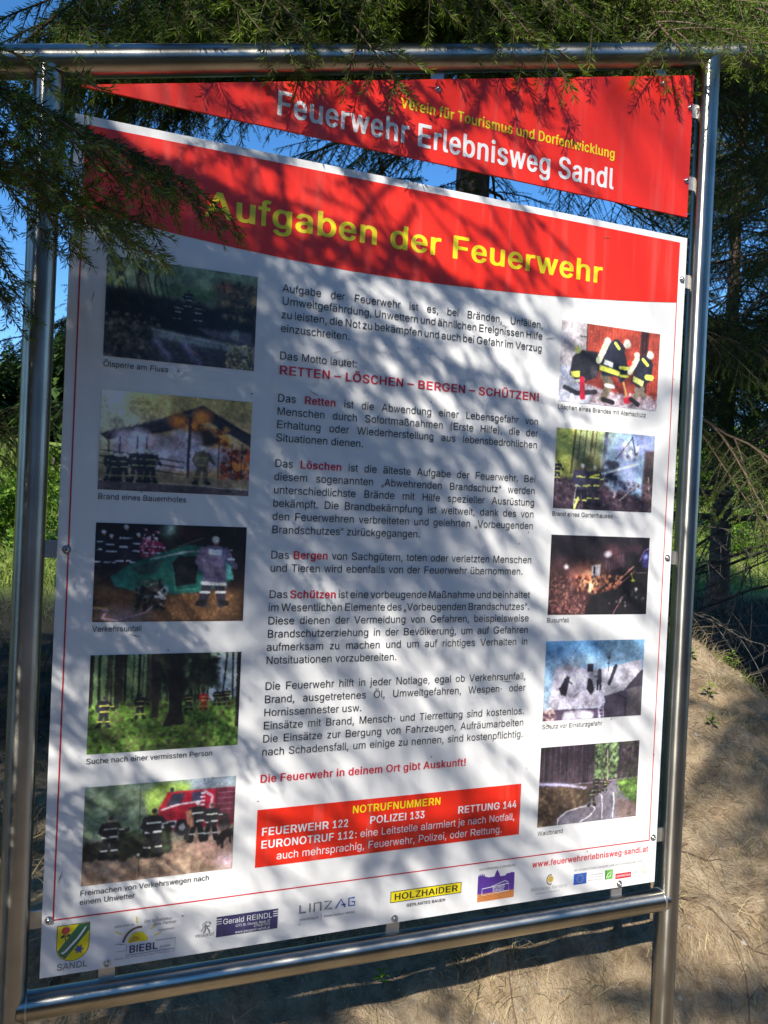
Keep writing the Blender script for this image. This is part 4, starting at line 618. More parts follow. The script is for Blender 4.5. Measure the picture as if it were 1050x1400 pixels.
# sun logo
lg = flat('sun_logo', board, circ(.1475, .0370, .0155, 18, 0, 180, .0165), M['yellow'], -.0008)
flat('logo_disc', lg, circ(.1425, .0368, .0085, 14, 20, 180, .0105), M['gold'], -.0010)
flat('logo_arc', lg, stroke([(.1490 + .0250 * math.cos(R(a)), .0330 + .0285 * math.sin(R(a))) for a in range(168, 78, -8)], .0035), M['brown'], -.0012)
for a, r0 in ((150, .031), (97, .031), (42, .026), (15, .026)):
    flat('logo_ray', lg, stroke([(.1485 + r0 * math.cos(R(a)), .0375 + r0 * math.sin(R(a))), (.1485 + (r0 + .011) * math.cos(R(a)), .0375 + (r0 + .011) * math.sin(R(a)))], .0018), M['yellow'], -.0010)
flat('logo_frame', lg, stroke([(.1300, .0345), (.1300, .0170), (.2080, .0170), (.2080, .0345), (.1760, .0345)], .0008), M['navy'], -.0010)
flat('logo_line', lg, stroke([(.1140, .0250), (.1290, .0252)], .0006), M['grey'], -.0010)
lettering(lg, 'BIEBL', .1335, .0203, .0165, .1800, 'navy', True)
lettering(lg, 'GmbH', .1830, .0215, .0055, .2000, 'grey')
lettering(lg, 'www.biebl.at', .1091, .0652, .0060, .1400, 'grey', slant=.2)
lettering(lg, 'Der Installateur', .1560, .0668, .0072, .2010, 'grey', slant=.2)
lettering(lg, 'Zum Partner', .1700, .0600, .0072, .2080, 'grey', slant=.2)
lettering(lg, 'Installationen', .1790, .0500, .0045, .2050, 'grey', slant=.2)
lettering(lg, 'Sandl, Tel. 07944 8211 Fax 07944 8211-20', .1120, .0118, .0040, .2080, 'grey')
# lion mark and dealer plate
lion = flat('lion_logo', board, stroke([(.2500, .0380), (.2535, .0440), (.2520, .0500), (.2580, .0535), (.2640, .0520)], .0026), M['lgrey'], -.0008)
for pts in ([(.2560, .0500), (.2600, .0450), (.2640, .0470)], [(.2560, .0480), (.2570, .0400), (.2540, .0350)], [(.2590, .0440), (.2630, .0390), (.2640, .0345)], [(.2640, .0520), (.2655, .0490)]):
    flat('lion_leg', lion, stroke(pts, .0022), M['grey'], -.0010)
lettering(lion, 'PEUGEOT', .2406, .0290, .0068, .2724, 'grey')
pl = flat('dealer_plate', board, rect(.2754, .0241, .3821, .0591), M['navy'], -.0008)
lettering(pl, 'Gerald REINDL', .2860, .0450, .0130, .3720, 'wink', y=-.0012)
lettering(pl, '4271 St. Oswald, Markt 37', .3080, .0375, .0060, .3690, 'wink'); lettering(pl, '07945/7210', .3400, .0322, .0062, .3690, 'wink'); lettering(pl, 'www.peugeot-reindl.at', .3080, .0262, .0062, .3690, 'wink')
for k in range(3):
    flat('plate_bar', pl, rect(.2745, .0462 + k * .0040, .2840, .0475 + k * .0040), M['wink'], -.0010); flat('plate_bar', pl, rect(.3735, .0462 + k * .0040, .3830, .0475 + k * .0040), M['wink'], -.0010)
# utility company wordmark
lz = flat('wordmark', board, stroke([(.4218, .0590), (.4218, .0450), (.4330, .0450)], .0028), M['grey'], -.0008)
for pts, mt in (([(.4400, .0600), (.4400, .0440)], 'grey'), ([(.4480, .0440), (.4480, .0590), (.4600, .0590), (.4600, .0440)], 'grey'), ([(.4670, .0592), (.4800, .0592), (.4680, .0452), (.4810, .0452)], 'grey'),
                ([(.4880, .0440), (.4980, .0594), (.5060, .0440)], 'blue'), ([(.4990, .0490), (.5070, .0490)], 'blue'), ([(.5240, .0592), (.5130, .0592), (.5130, .0452), (.5240, .0452), (.5240, .0520), (.5185, .0520)], 'blue')):
    flat('wordmark_stroke', lz, stroke(pts, .0027), M[mt], -.0010)
flat('wordmark_divider', lz, rect(.4615, .0255, .4621, .0385), M['grey'], -.0010)
lettering(lz, 'www.linzag.at', .4212, .0310, .0062, .4570, 'grey'); lettering(lz, 'Immer bestens betreut', .4670, .0310, .0062, .5250, 'grey')
# yellow builder's plate
hz = flat('builder_plate', board, rect(.5941, .0388, .7400, .0598), M['black'], -.0008); flat('plate_field', hz, rect(.5954, .0401, .7387, .0585), M['yellow'], -.0010)
lettering(hz, 'HOLZHAIDER', .6010, .0435, .0165, .7330, 'black', True, y=-.0014); lettering(hz, 'GEPLANTES BAUEN', .6270, .0275, .0075, .7070, 'black', True)
# castle emblem: purple sky line over orange brick
cs = flat('castle_emblem', board, [(.7752, .0300), (.8560, .0300), (.8560, .0640), (.8480, .0655), (.8460, .0640), (.8390, .0640), (.8350, .0600), (.8240, .0600), (.8210, .0680), (.8170, .0740), (.8135, .0680), (.8110, .0610), (.7980, .0610), (.7900, .0640), (.7880, .0700), (.7865, .0650), (.7845, .0700), (.7830, .0650), (.7810, .0700), (.7790, .0650), (.7770, .0690), (.7752, .0640)], M['purple'], -.0008)
flat('emblem_brick_field', cs, rect(.7752, .0150, .8560, .0300), M['orange'], -.0010)
m = MB()
for k in range(5):
    m.add([(x, -.0012, z) for x, z in rect(.7752, .0172 + .0026 * k, .8560, .0178 + .0026 * k)], [(0, 1, 2, 3)])
    for j in range(9):
        u = .7790 + .0088 * j + (.0044 if k % 2 else 0)
        if u < .855: m.add([(x, -.0012, z) for x, z in rect(u, .0152 + .0026 * k, u + .0006, .0172 + .0026 * k)], [(0, 1, 2, 3)])
m.build('brick_joints', M['brown'], cs)
flat('emblem_outline', cs, stroke([(.7850, .0290), (.7850, .0400), (.8440, .0440), (.8440, .0300), (.7850, .0270)], .0012), M['wink'], -.0012)
flat('emblem_outline', cs, stroke([(.8050, .0420), (.8350, .0500), (.8420, .0470)], .0012), M['wink'], -.0012)
lettering(cs, 'BURG', .8080, .0370, .0075, .8350, 'wink', y=-.0012); lettering(cs, 'SANDL', .8080, .0310, .0070, .8350, 'wink', y=-.0012)
lettering(cs, 'SACHGEMEINDE & SPARBUND', .7765, .0765, .0060, .8570, 'grey')
# golden swirl, flag, green and red marks
sw = flat('swirl_logo', board, circ(.9400, .0395, .0062, 16), M['gold'], -.0008); flat('swirl_arc', sw, stroke([(.9392 + .0080 * math.cos(R(a)), .0388 + .0096 * math.sin(R(a))) for a in range(70, 300, 15)], .0022), M['brown'], -.0010)
lettering(sw, 'Mühlviertler Kernland', .8945, .0195, .0100, .9790, 'lgrey'); lettering(sw, 'Gemeinsam in die Zukunft', .9060, .0125, .0055, .9620, 'lgrey')
fl = flat('flag', board, rect(.9948, .0199, 1.0260, .0422), M['blue'], -.0008)
for k in range(12): flat('star', fl, circ(1.0104 + .0075 * math.cos(R(30 * k)), .0310 + .0075 * math.sin(R(30 * k)), .0011, 5), M['gold'], -.0010)
lettering(board, 'MIT UNTERSTÜTZUNG VON BUND, LAND UND EUROPÄISCHER UNION', .9950, .0478, .0055, 1.1650, 'grey', name='caption_lettering')
for k, s_ in enumerate(('Europäischer Landwirtschaftsfonds', 'für die Entwicklung', 'des ländlichen Raums')): lettering(board, s_, 1.0300, .0345 - .0055 * k, .0040, 1.066, 'lgrey', name='caption_lettering')
gr = flat('green_mark', board, rect(1.0714, .0215, 1.0905, .0405), M['lime'], -.0008); flat('mark_swirl', gr, stroke([(1.0750, .0240), (1.0790, .0330), (1.0870, .0370), (1.0850, .0280), (1.0790, .0250)], .0016), M['wink'], -.0010)
flat('mark_edge', gr, rect(1.0714, .0215, 1.0745, .0405), M['green'], -.0010)
rd = flat('red_mark', board, rect(1.0976, .0190, 1.1372, .0300), M['line'], -.0008); lettering(rd, 'LEBENSMINISTERIUM', 1.0990, .0225, .0060, 1.1350, 'wink', y=-.0012)
flat('mark_bar', rd, rect(1.1120, .0335, 1.1128, .0395), M['grey'], -.0008); flat('mark_bar', rd, rect(1.1150, .0335, 1.1158, .0405), M['grey'], -.0008)
flat('lime_letter', board, stroke([(1.1700, .0400), (1.1700, .0245), (1.1790, .0245)], .0018), M['lime'], -.0008)
lettering(board, 'LE 07-13', 1.1400, .0260, .0050, 1.1640, 'grey', name='caption_lettering')

# ------------------------------------------------------------------ wedge-shaped banner under the sloping rail
ban = thing('banner_sign', 'red wedge-shaped sign reading Feuerwehr Erlebnisweg Sandl, hung under the sloping top rail', 'sign', (0, 0, 0))
pts = [(.008, 1.4105), (1.1965, 1.4105), (1.1965, 1.7085), (.008, 1.4135)]
m = MB(); m.add([(x, 0, z) for x, z in pts] + [(x, .004, z) for x, z in pts], [(0, 1, 2, 3), (7, 6, 5, 4), (0, 4, 5, 1), (1, 5, 6, 2), (2, 6, 7, 3), (3, 7, 4, 0)])
o = m.build('panel', M['red'], ban); bv = o.modifiers.new('bevel', 'BEVEL'); bv.width = .0005; bv.segments = 1
lettering(ban, 'Feuerwehr Erlebnisweg Sandl', .3147, 1.4345, .0565, 1.0080, 'wink', True, 'letter', y=-.0006, single=True)
lettering(ban, 'Verein für Tourismus und Dorfentwicklung', .5416, 1.4960, .0262, 1.0080, 'yellow', True, y=-.0006)
for (u, v) in ((1.1885, 1.6385), (1.1885, 1.4860)): screw(ban, u, v, -.0003, .0038)
for u in (.6136, 1.1156): screw(ban, u, rail(u) - .0595, -.0003, .0038)
# ------------------------------------------------------------------ the ten printed photographs (flat prints: coloured point by point)
PW, PH = 208, 138
class Pic:
    def __init__(s, seed, top, bot):
        s.r = np.random.default_rng(seed); s.w, s.h = PW, PH
        s.X, s.Y = np.meshgrid((np.arange(PW) + .5) / PW, (np.arange(PH) + .5) / PH)
        t = s.Y[..., None]; s.c = np.array(top, float) * (1 - t) + np.array(bot, float) * t
    def put(s, m, col, a=1.0):
        m = (np.clip(m, 0, 1) * a)[..., None]; s.c = s.c * (1 - m) + np.array(col, float) * m; return s
    def poly(s, pts, col, a=1.0, soft=.004):
        """signed coverage of a polygon, x and y in 0..1 from the upper left"""
        X, Y = s.X * 1.51, s.Y; n = len(pts); ins = np.zeros(X.shape, bool); d = np.full(X.shape, 9.)
        for i in range(n):
            ax_, ay_ = pts[i][0] * 1.51, pts[i][1]; bx, by = pts[(i + 1) % n][0] * 1.51, pts[(i + 1) % n][1]
            ex, ey = bx - ax_, by - ay_; L2 = ex * ex + ey * ey + 1e-12
            tt = np.clip(((X - ax_) * ex + (Y - ay_) * ey) / L2, 0, 1); d = np.minimum(d, np.hypot(X - ax_ - tt * ex, Y - ay_ - tt * ey))
            c = ((ay_ > Y) != (by > Y)); xi = ax_ + (Y - ay_) * ex / (ey if abs(ey) > 1e-9 else 1e-9); ins ^= c & (X < xi)
        return s.put(.5 + np.where(ins, d, -d) / (2 * soft), col, a)
    def line(s, pts, wd, col, a=1.0, soft=.004):
        X, Y = s.X * 1.51, s.Y; d = np.full(X.shape, 9.)
        for i in range(len(pts) - 1):
            ax_, ay_ = pts[i][0] * 1.51, pts[i][1]; ex, ey = pts[i + 1][0] * 1.51 - ax_, pts[i + 1][1] - ay_
            tt = np.clip(((X - ax_) * ex + (Y - ay_) * ey) / (ex * ex + ey * ey + 1e-12), 0, 1); d = np.minimum(d, np.hypot(X - ax_ - tt * ex, Y - ay_ - tt * ey))
        return s.put(.5 + (wd / 2 - d) / (2 * soft), col, a)
    def blob(s, x, y, rx, ry, col, a=1.0, hard=.3):
        d = np.hypot((s.X - x) / rx, (s.Y - y) / ry); return s.put((1 - d) / (1 - hard) if hard < 1 else (d < 1) * 1., col, a)
    def speck(s, x0, y0, x1, y1, n, cols, rmin, rmax, a=.8):
        for k in range(n):
            x, y = s.r.uniform(x0, x1), s.r.uniform(y0, y1); q = s.r.uniform(rmin, rmax)
            i0, i1 = max(int((x - q) * PW), 0), min(int((x + q) * PW) + 2, PW); j0, j1 = max(int((y - 1.5 * q) * PH), 0), min(int((y + 1.5 * q) * PH) + 2, PH)
            if i1 <= i0 or j1 <= j0: continue
            dd = np.hypot(s.X[j0:j1, i0:i1] - x, (s.Y[j0:j1, i0:i1] - y) / 1.51) / q; m_ = (np.clip(1.3 - dd, 0, 1) * a)[..., None]
            s.c[j0:j1, i0:i1] = s.c[j0:j1, i0:i1] * (1 - m_) + np.array(cols[s.r.integers(len(cols))], float) * m_
        return s
    def noise(s, amp, sc, mask=None):
        n = vnoise(s.X * 1.51, s.Y, sc, int(s.r.integers(1e6))) * 2 * amp
        if mask is not None: n = n * mask
        s.c = np.clip(s.c + n[..., None], 0, 1); return s
    def man(s, x, y, h, coat=(.10, .11, .15), legs=None, hel=(.92, .92, .85), st=(.85, .85, .4), lean=0, stoop=0, arm=0, tank=False):
        """fireman seen small: feet at x,y, height h"""
        legs = legs or coat; k = h / 1.51; lx = lambda u, v: (x + (u + lean * (1 - v)) * k, y - (1 - v) * h)
        for sx in (-1, 1):
            s.line([lx(sx * .05, .55), lx(sx * .10, .78), lx(sx * .13, .98)], .13 * h, legs); s.line([lx(sx * .13, .97), lx(sx * .20, .99)], .07 * h, (.05, .05, .05))
            s.line([lx(sx * .11 - .06, .83), lx(sx * .11 + .06, .83)], .035 * h, st)
        sh = (.0 + stoop * .22, .20 + stoop * .08)
        s.poly([lx(-.15, .60), lx(.15, .60), lx(.17 + sh[0], sh[1] + .04), lx(.08 + sh[0], sh[1] - .03), lx(-.10 + sh[0], sh[1] - .03), lx(-.17 + sh[0], sh[1] + .04)], coat)
        s.line([lx(-.15, .52), lx(.15, .52)], .045 * h, st); s.line([lx(-.13 + sh[0] * .7, .33 + stoop * .05), lx(.15 + sh[0] * .7, .33 + stoop * .05)], .035 * h, st)
        ax2 = .30 + arm * .15
        s.line([lx(.16 + sh[0], sh[1] + .03), lx(.24 + sh[0], .40), lx(ax2 + sh[0], .46 - arm * .12)], .085 * h, coat); s.line([lx(-.16 + sh[0], sh[1] + .03), lx(-.22 + sh[0], .40), lx(-.16 + arm * .2, .50)], .085 * h, coat)
        s.line([lx(.20 + sh[0], .36), lx(.28 + sh[0], .36)], .03 * h, st)
        if tank: s.line([lx(-.14 + sh[0], .22), lx(-.12 + sh[0] * .5, .46)], .13 * h, (.88, .88, .66))
        s.blob(lx(.02 + sh[0] * 1.3, .13)[0], lx(0, .13 + stoop * .05)[1], .045 * k, .055 * h, (.55, .40, .32), 1, .6)
        s.blob(lx(.01 + sh[0] * 1.3, .08)[0], lx(0, .085 + stoop * .05)[1], .068 * k, .062 * h, hel, 1, .6)
        return s
    def place(s, u0, v0, u1, v1, label):
        # photographic softness: uneven edges, slight blur, grain, light and dark areas
        k1, k2 = (int(v) for v in s.r.integers(1, 1e6, 2)); wx = .004 * vnoise(s.X * 1.51, s.Y, .035, k1) + .006 * vnoise(s.X * 1.51, s.Y, .014, k1 + 1); wy = .006 * vnoise(s.X * 1.51, s.Y, .035, k2) + .008 * vnoise(s.X * 1.51, s.Y, .014, k2 + 1)
        xi = np.clip(((s.X + wx) * PW - .5).round().astype(int), 0, PW - 1); yi = np.clip(((s.Y + wy) * PH - .5).round().astype(int), 0, PH - 1); s.c = s.c[yi, xi]
        e = np.pad(s.c, ((1, 1), (1, 1), (0, 0)), 'edge'); s.c = (s.c * 4 + e[:-2, 1:-1] + e[2:, 1:-1] + e[1:-1, :-2] + e[1:-1, 2:]) / 8
        g = 1 + .45 * vnoise(s.X * 1.51, s.Y, .16, k1 + 7) + .26 * vnoise(s.X * 1.51, s.Y, .05, k2 + 9) + .24 * vnoise(s.X * 1.51, s.Y, .02, k2 + 3)
        s.c = np.clip(s.c * g[..., None] + s.r.normal(0, .02, s.c.shape), 0, 1); s.c = np.clip((s.c - .5) * 1.14 + .52, 0, 1)
        lin = np.where(s.c <= .04045, s.c / 12.92, ((s.c + .055) / 1.055) ** 2.25) * .93 + .014
        # one small quad per point of the print: colours on the cell corners
        us = np.linspace(u0, u1, PW); vs = np.linspace(v1, v0, PH); U, V_ = np.meshgrid(us, vs)
        i = (np.arange(PH - 1)[:, None] * PW + np.arange(PW - 1)[None, :]).ravel()
        o = mesh_obj('photograph', np.stack([U.ravel(), np.full(U.size, -.0007), V_.ravel()], 1), np.stack([i, i + PW, i + PW + 1, i + 1], 1), M['print'], board, att={'print': lin.reshape(-1, 3)})
        o['label'] = label
LX0, LX1, RX0, RX1 = .0560, .2975, .9025, 1.1417
LT = [1.1543 - .2134 * k for k in range(5)]; RT = [1.1580 - .2127 * k for k in range(5)]
def yb(k, side): return (LT[k] - .1600) if side == 'L' else (RT[k] - .1597)
G = lambda r, g, b_: (r / 255, g / 255, b_ / 255)

# 1 oil barrier on the river
p = Pic(11, G(135, 150, 115), G(60, 62, 66)); p.noise(.08, .05).poly([(0, .0), (1, .0), (1, .28), (.7, .30), (.3, .28), (0, .3)], G(120, 140, 110), .8, .03)
p.poly([(.30, .20), (.75, .22), (.75, .34), (.30, .32)], G(92, 122, 78), .9, .02).poly([(.70, .12), (1, .1), (1, .5), (.7, .5)], G(60, 55, 42), .9, .05).blob(.78, .16, .07, .05, G(170, 90, 70), .8)
p.poly([(0, .30), (.3, .34), (.7, .40), (1, .34), (1, .72), (.5, .70), (0, .62)], G(18, 20, 22), .97, .03)
for k in range(26):
    x = p.r.uniform(.0, .36); p.line([(x + .06, .45), (x + .02, .2), (x + p.r.uniform(-.08, .10), -.02)], .010, G(42, 38, 28), .9)
p.speck(.0, .0, .12, .3, 60, [G(150, 165, 80), G(190, 190, 110), G(60, 60, 40)], .006, .016).speck(.75, .1, 1, .5, 160, [G(30, 28, 24), G(120, 100, 70), G(70, 70, 50)], .006, .02)
p.speck(0, .55, .35, 1, 260, [G(90, 85, 75), G(50, 48, 45), G(130, 125, 112), G(30, 30, 30)], .005, .018)
for (x, y, h) in ((.53, .44, .20), (.46, .58, .22), (.60, .58, .24)): p.man(x, y, h, coat=G(22, 24, 28), hel=G(30, 30, 32), st=G(210, 210, 200))
p.poly([(.30, .66), (.98, .76), (.94, .84), (.32, .76)], G(140, 150, 150), 1, .015).poly([(.60, .62), (.98, .60), (.98, .74), (.7, .70)], G(95, 92, 105), .9, .02).line([(.3, .68), (.95, .78)], .012, G(190, 195, 195), .9)
p.poly([(.30, .76), (.94, .86), (.9, 1), (.28, 1)], G(70, 66, 78), .8, .03).line([(.33, .79), (.42, .95)], .05, G(165, 165, 200), .8, .03).line([(.52, .80), (.62, .98)], .05, G(170, 170, 205), .8, .03).line([(.54, .82), (.64, .92)], .015, G(190, 110, 120), .7)
p.speck(.80, .74, 1, 1, 260, [G(200, 185, 130), G(150, 140, 90), G(80, 75, 50), G(220, 205, 160)], .004, .012).blob(.86, .64, .03, .07, G(120, 130, 120), .9, .6)
p.noise(.05, .03).place(LX0, yb(0, 'L'), LX1, LT[0], 'photograph of firemen laying an oil barrier across a dark river')
# 2 burning farmhouse
p = Pic(12, G(205, 180, 110), G(150, 125, 100)); p.blob(.02, .12, .45, .8, G(255, 252, 215), 1, .1).blob(.3, .1, .2, .2, G(235, 205, 110), .6, .1).poly([(.30, .3), (1, .25), (1, .85), (.3, .85)], G(215, 170, 120), .8, .04)
p.poly([(0, .44), (.36, .27), (.66, .08), (1, .36), (1, .48), (.70, .24), (.38, .40), (.05, .50)], G(60, 52, 58), .98, .01)
for k in range(17): x = .66 + k * .022; p.line([(x - .01, .10 + k * .017), (x + .16 + k * .004, .36 + k * .006)], .011, G(45, 38, 42), .95)
for k in range(14): x = .04 + k * .045; p.line([(x, .46 - k * .022), (x + .07, .36 - k * .018)], .008, G(120, 110, 125), .8)
for (x, y) in ((.50, .26), (.76, .42), (.66, .2), (.60, .32)): p.blob(x, y, .09, .11, G(255, 140, 50), 1, .2)
p.speck(.60, .3, .85, .5, 50, [G(240, 130, 40), G(60, 35, 30), G(30, 22, 24), G(250, 170, 80)], .01, .03).blob(.69, .42, .10, .12, G(40, 32, 36), .9, .5)
p.speck(.12, .42, .62, .72, 130, [G(215, 206, 218), G(238, 232, 240), G(190, 180, 195), G(205, 170, 170)], .02, .07, .75).speck(.55, .5, .85, .75, 50, [G(215, 205, 220), G(190, 175, 190)], .02, .05, .5)
p.speck(.80, .52, 1, .88, 160, [G(90, 35, 25), G(230, 90, 40), G(60, 30, 28), G(160, 110, 110)], .006, .02).speck(.88, .65, .95, .72, 16, [G(255, 150, 60)], .01, .02)
for x in (.06, .13, .24, .30, .58, .78, .87, .94): p.line([(x, .46), (x, .62 + (x > .5) * .2)], .012, G(60, 50, 48), .9)
p.line([(.58, .22), (.575, .84)], .03, G(70, 56, 58), 1).line([(.55, .26), (.60, .34)], .01, G(60, 50, 48))
for y in (.60, .66, .73): p.line([(0, y), (.55, y + .08)], .014, G(60, 55, 55), .8)
p.poly([(0, .80), (1, .84), (1, .93), (0, .91)], G(150, 130, 100), .9, .02).poly([(0, .90), (1, .93), (1, 1.05), (0, 1.05)], G(95, 82, 84), 1, .01).line([(.0, .90), (.5, .91), (.72, .915), (.8, .93), (1, .93)], .012, G(190, 170, 150))
for x, h in ((.08, .30), (.11, .28), (.16, .29), (.24, .34), (.29, .34), (.33, .34)): p.man(x, .90, h, coat=G(48, 50, 56), hel=G(195, 215, 190), st=G(170, 170, 120))
p.man(.67, .89, .40, coat=G(110, 98, 80), legs=G(98, 88, 74), hel=G(205, 228, 215), st=G(150, 140, 90)); p.noise(.04, .03).place(LX0, yb(1, 'L'), LX1, LT[1], 'photograph of a burning timber farm building with firemen in front')
# 3 traffic accident
p = Pic(13, G(20, 15, 20), G(70, 52, 42)); p.poly([(0, .62), (.3, .72), (1, .66), (1, 1), (0, 1)], G(112, 78, 50), .9, .05).blob(.48, .06, .10, .14, G(120, 150, 130), .8, .1).blob(.48, .05, .04, .07, G(190, 215, 200), .8, .2)
p.blob(.62, .08, .14, .12, G(90, 20, 20), .6, .0).blob(.2, .95, .22, .16, G(190, 165, 170), .7, .1)
for x, h in ((.05, .40), (.10, .36), (.19, .46), (.27, .38), (.335, .34), (.385, .34)): p.man(x, .46, h, coat=G(22, 24, 38) if x < .3 else G(120, 30, 60), hel=G(190, 195, 195), st=G(215, 220, 225))
p.speck(.29, .05, .40, .34, 70, [G(190, 60, 90), G(235, 190, 205), G(60, 20, 40)], .005, .012)
p.poly([(.10, .54), (.22, .42), (.34, .34), (.48, .26), (.60, .20), (.78, .24), (.88, .30), (.91, .56), (.86, .62), (.66, .70), (.50, .72), (.42, .62), (.26, .68), (.14, .64)], G(40, 104, 88), 1, .01)
p.poly([(.50, .40), (.54, .32), (.68, .32), (.66, .60), (.52, .64)], G(22, 22, 24), 1, .01).poly([(.24, .44), (.44, .36), (.40, .50), (.28, .52)], G(48, 62, 60), .8, .01).line([(.36, .36), (.58, .28), (.72, .26), (.90, .25)], .018, G(165, 170, 165)).line([(.54, .22), (.70, .13)], .01, G(120, 125, 120))
p.poly([(.82, .34), (.90, .42), (.92, .56), (.84, .56)], G(120, 205, 190), 1, .01).blob(.455, .68, .035, .07, G(175, 180, 178), 1, .5).blob(.455, .68, .016, .03, G(40, 40, 40), 1, .5).line([(.50, .42), (.53, .68), (.66, .66)], .016, G(70, 140, 118)).blob(.86, .62, .022, .05, G(150, 160, 155), .9, .5)
p.speck(.27, .58, .46, .88, 170, [G(25, 28, 28), G(60, 66, 64), G(15, 15, 15), G(120, 125, 120)], .006, .018).line([(.42, .70), (.46, .76), (.40, .74)], .03, G(210, 212, 205), .9)
p.line([(.0, .86), (.10, .88), (.06, .96), (.16, .98), (.34, .90), (.38, .84)], .012, G(210, 170, 185)).line([(.0, .85), (.09, .86)], .014, G(215, 170, 80)).speck(.48, .7, .95, .98, 160, [G(150, 105, 60), G(96, 68, 44), G(180, 130, 80)], .004, .012, .6)
p.man(.78, .82, .74, coat=G(112, 100, 124), legs=G(48, 44, 56), hel=G(200, 198, 185), st=G(215, 215, 210)); p.poly([(.70, .26), (.86, .28), (.87, .62), (.71, .62)], G(122, 108, 134), .9, .01).poly([(.74, .24), (.83, .25), (.83, .31), (.74, .30)], G(210, 212, 215), 1).line([(.71, .60), (.86, .61)], .035, G(215, 212, 205))
p.noise(.03, .03).place(LX0, yb(2, 'L'), LX1, LT[2], 'photograph of a wrecked green car at night with a rescuer in front')
# 4 search in the forest
p = Pic(14, G(130, 155, 110), G(78, 108, 45)); p.poly([(.82, .0), (1, 0), (1, .55), (.75, .55)], G(205, 215, 220), .9, .05).blob(.44, .36, .05, .14, G(195, 215, 150), .9, .1)
for k in range(40):
    x = p.r.uniform(0, .8); p.line([(x, -.02), (x + p.r.uniform(-.01, .01), .55)], p.r.uniform(.008, .035), G(*[(24, 24, 22), (45, 42, 34), (60, 58, 44)][k % 3]), .95)
p.speck(.45, -.02, .85, .38, 190, [G(28, 34, 26), G(48, 58, 38), G(20, 22, 20)], .01, .035, .8)
p.poly([(0, .52), (.3, .48), (.6, .54), (1, .48), (1, 1), (0, 1)], G(96, 130, 52), 1, .02).speck(0, .50, 1, 1, 900, [G(120, 165, 55), G(150, 190, 80), G(55, 75, 28), G(84, 110, 50), G(30, 40, 20), G(110, 100, 70)], .005, .018, .75)
p.poly([(.50, .0), (.60, .0), (.605, .6), (.63, .74), (.48, .76), (.52, .6)], G(24, 24, 24), 1, .008).poly([(.39, 0), (.45, 0), (.45, .66), (.41, .66)], G(40, 38, 34), 1, .006).poly([(.17, 0), (.21, 0), (.19, .55), (.16, .55)], G(46, 44, 38), 1, .006)
p.poly([(.97, 0), (1, 0), (1, .8), (.975, .8)], G(20, 22, 22), 1, .006).line([(.90, 0), (.88, .45)], .02, G(40, 40, 36)).line([(.94, 0), (.95, .5)], .02, G(40, 40, 36)).blob(.5, .97, .2, .06, G(30, 34, 20), .6, .1)
for x, y, h in ((.10, .73, .32), (.33, .66, .26), (.65, .60, .20), (.75, .60, .20), (.84, .56, .17), (.88, .56, .17), (.91, .56, .18)): p.man(x, y, h, coat=G(32, 34, 40) if x != .75 else G(170, 40, 45), hel=G(60, 55, 70), st=G(220, 215, 90))
p.noise(.04, .02).place(LX0, yb(3, 'L'), LX1, LT[3], 'photograph of firemen searching between tall tree trunks')
# 5 clearing the road after a storm
p = Pic(15, G(100, 118, 100), G(140, 122, 108)); p.poly([(0, 0), (.45, 0), (.40, .45), (0, .48)], G(84, 104, 84), .9, .05).speck(0, 0, .48, .40, 240, [G(110, 130, 108), G(70, 88, 68), G(135, 150, 130), G(92, 112, 84)], .01, .04, .5)
p.poly([(.38, .12), (.48, .02), (.70, .04), (.68, .14), (.50, .24), (.42, .42)], G(150, 180, 80), .9, .03).poly([(.66, -.02), (1, -.02), (1, .14), (.70, .12)], G(150, 160, 175), .8, .04).poly([(0, .44), (.4, .44), (.4, .54), (0, .54)], G(120, 142, 112), .8, .02)
p.poly([(.48, .28), (.54, .12), (.98, .12), (1, .52), (.52, .52), (.48, .44)], G(170, 25, 50), 1, .008).poly([(.53, .27), (.57, .14), (.65, .14), (.63, .25)], G(50, 50, 70), 1, .006).poly([(.70, .14), (.77, .14), (.77, .24), (.70, .24)], G(70, 60, 90), 1, .006).line([(.50, .30), (.60, .26), (.78, .24)], .02, G(225, 205, 210))
p.poly([(.48, .42), (.60, .42), (.62, .50), (.49, .50)], G(200, 200, 205), 1, .008).blob(.64, .50, .06, .10, G(28, 28, 34), 1, .7).blob(.64, .50, .025, .045, G(120, 120, 125), 1, .7).poly([(.86, .12), (1, .12), (1, .50), (.86, .50)], G(84, 32, 48), 1, .01).blob(.93, .52, .05, .09, G(28, 28, 34), 1, .7)
for y in (.17, .23, .29, .35): p.line([(.88, y), (1, y)], .006, G(150, 120, 130), .8)
for k, y in enumerate((.16, .20, .24, .28)): p.line([(.765, y), (.785, y)], .018, G(235, 225, 230))
p.line([(.785, .14), (.84, .20), (.83, .34)], .03, G(190, 180, 190), .8).blob(.565, .10, .014, .03, G(50, 50, 56), 1, .7)
p.poly([(0, .68), (.4, .70), (.7, .62), (1, .66), (1, 1.02), (0, 1.02)], G(140, 116, 98), 1, .03).speck(0, .70, 1, 1, 260, [G(160, 134, 112), G(116, 92, 78), G(178, 150, 128)], .01, .04, .4).poly([(.70, .56), (.95, .54), (1, .96), (.84, .94), (.72, .74)], G(205, 160, 145), .7, .05).blob(.95, .9, .1, .14, G(215, 190, 215), .6, .1)
p.speck(.24, .50, .56, .76, 300, [G(30, 36, 28), G(44, 52, 38), G(62, 74, 50), G(22, 24, 22)], .01, .03, .85).speck(.0, .58, .22, .74, 150, [G(40, 46, 34), G(60, 66, 48), G(28, 30, 26)], .008, .025, .8)
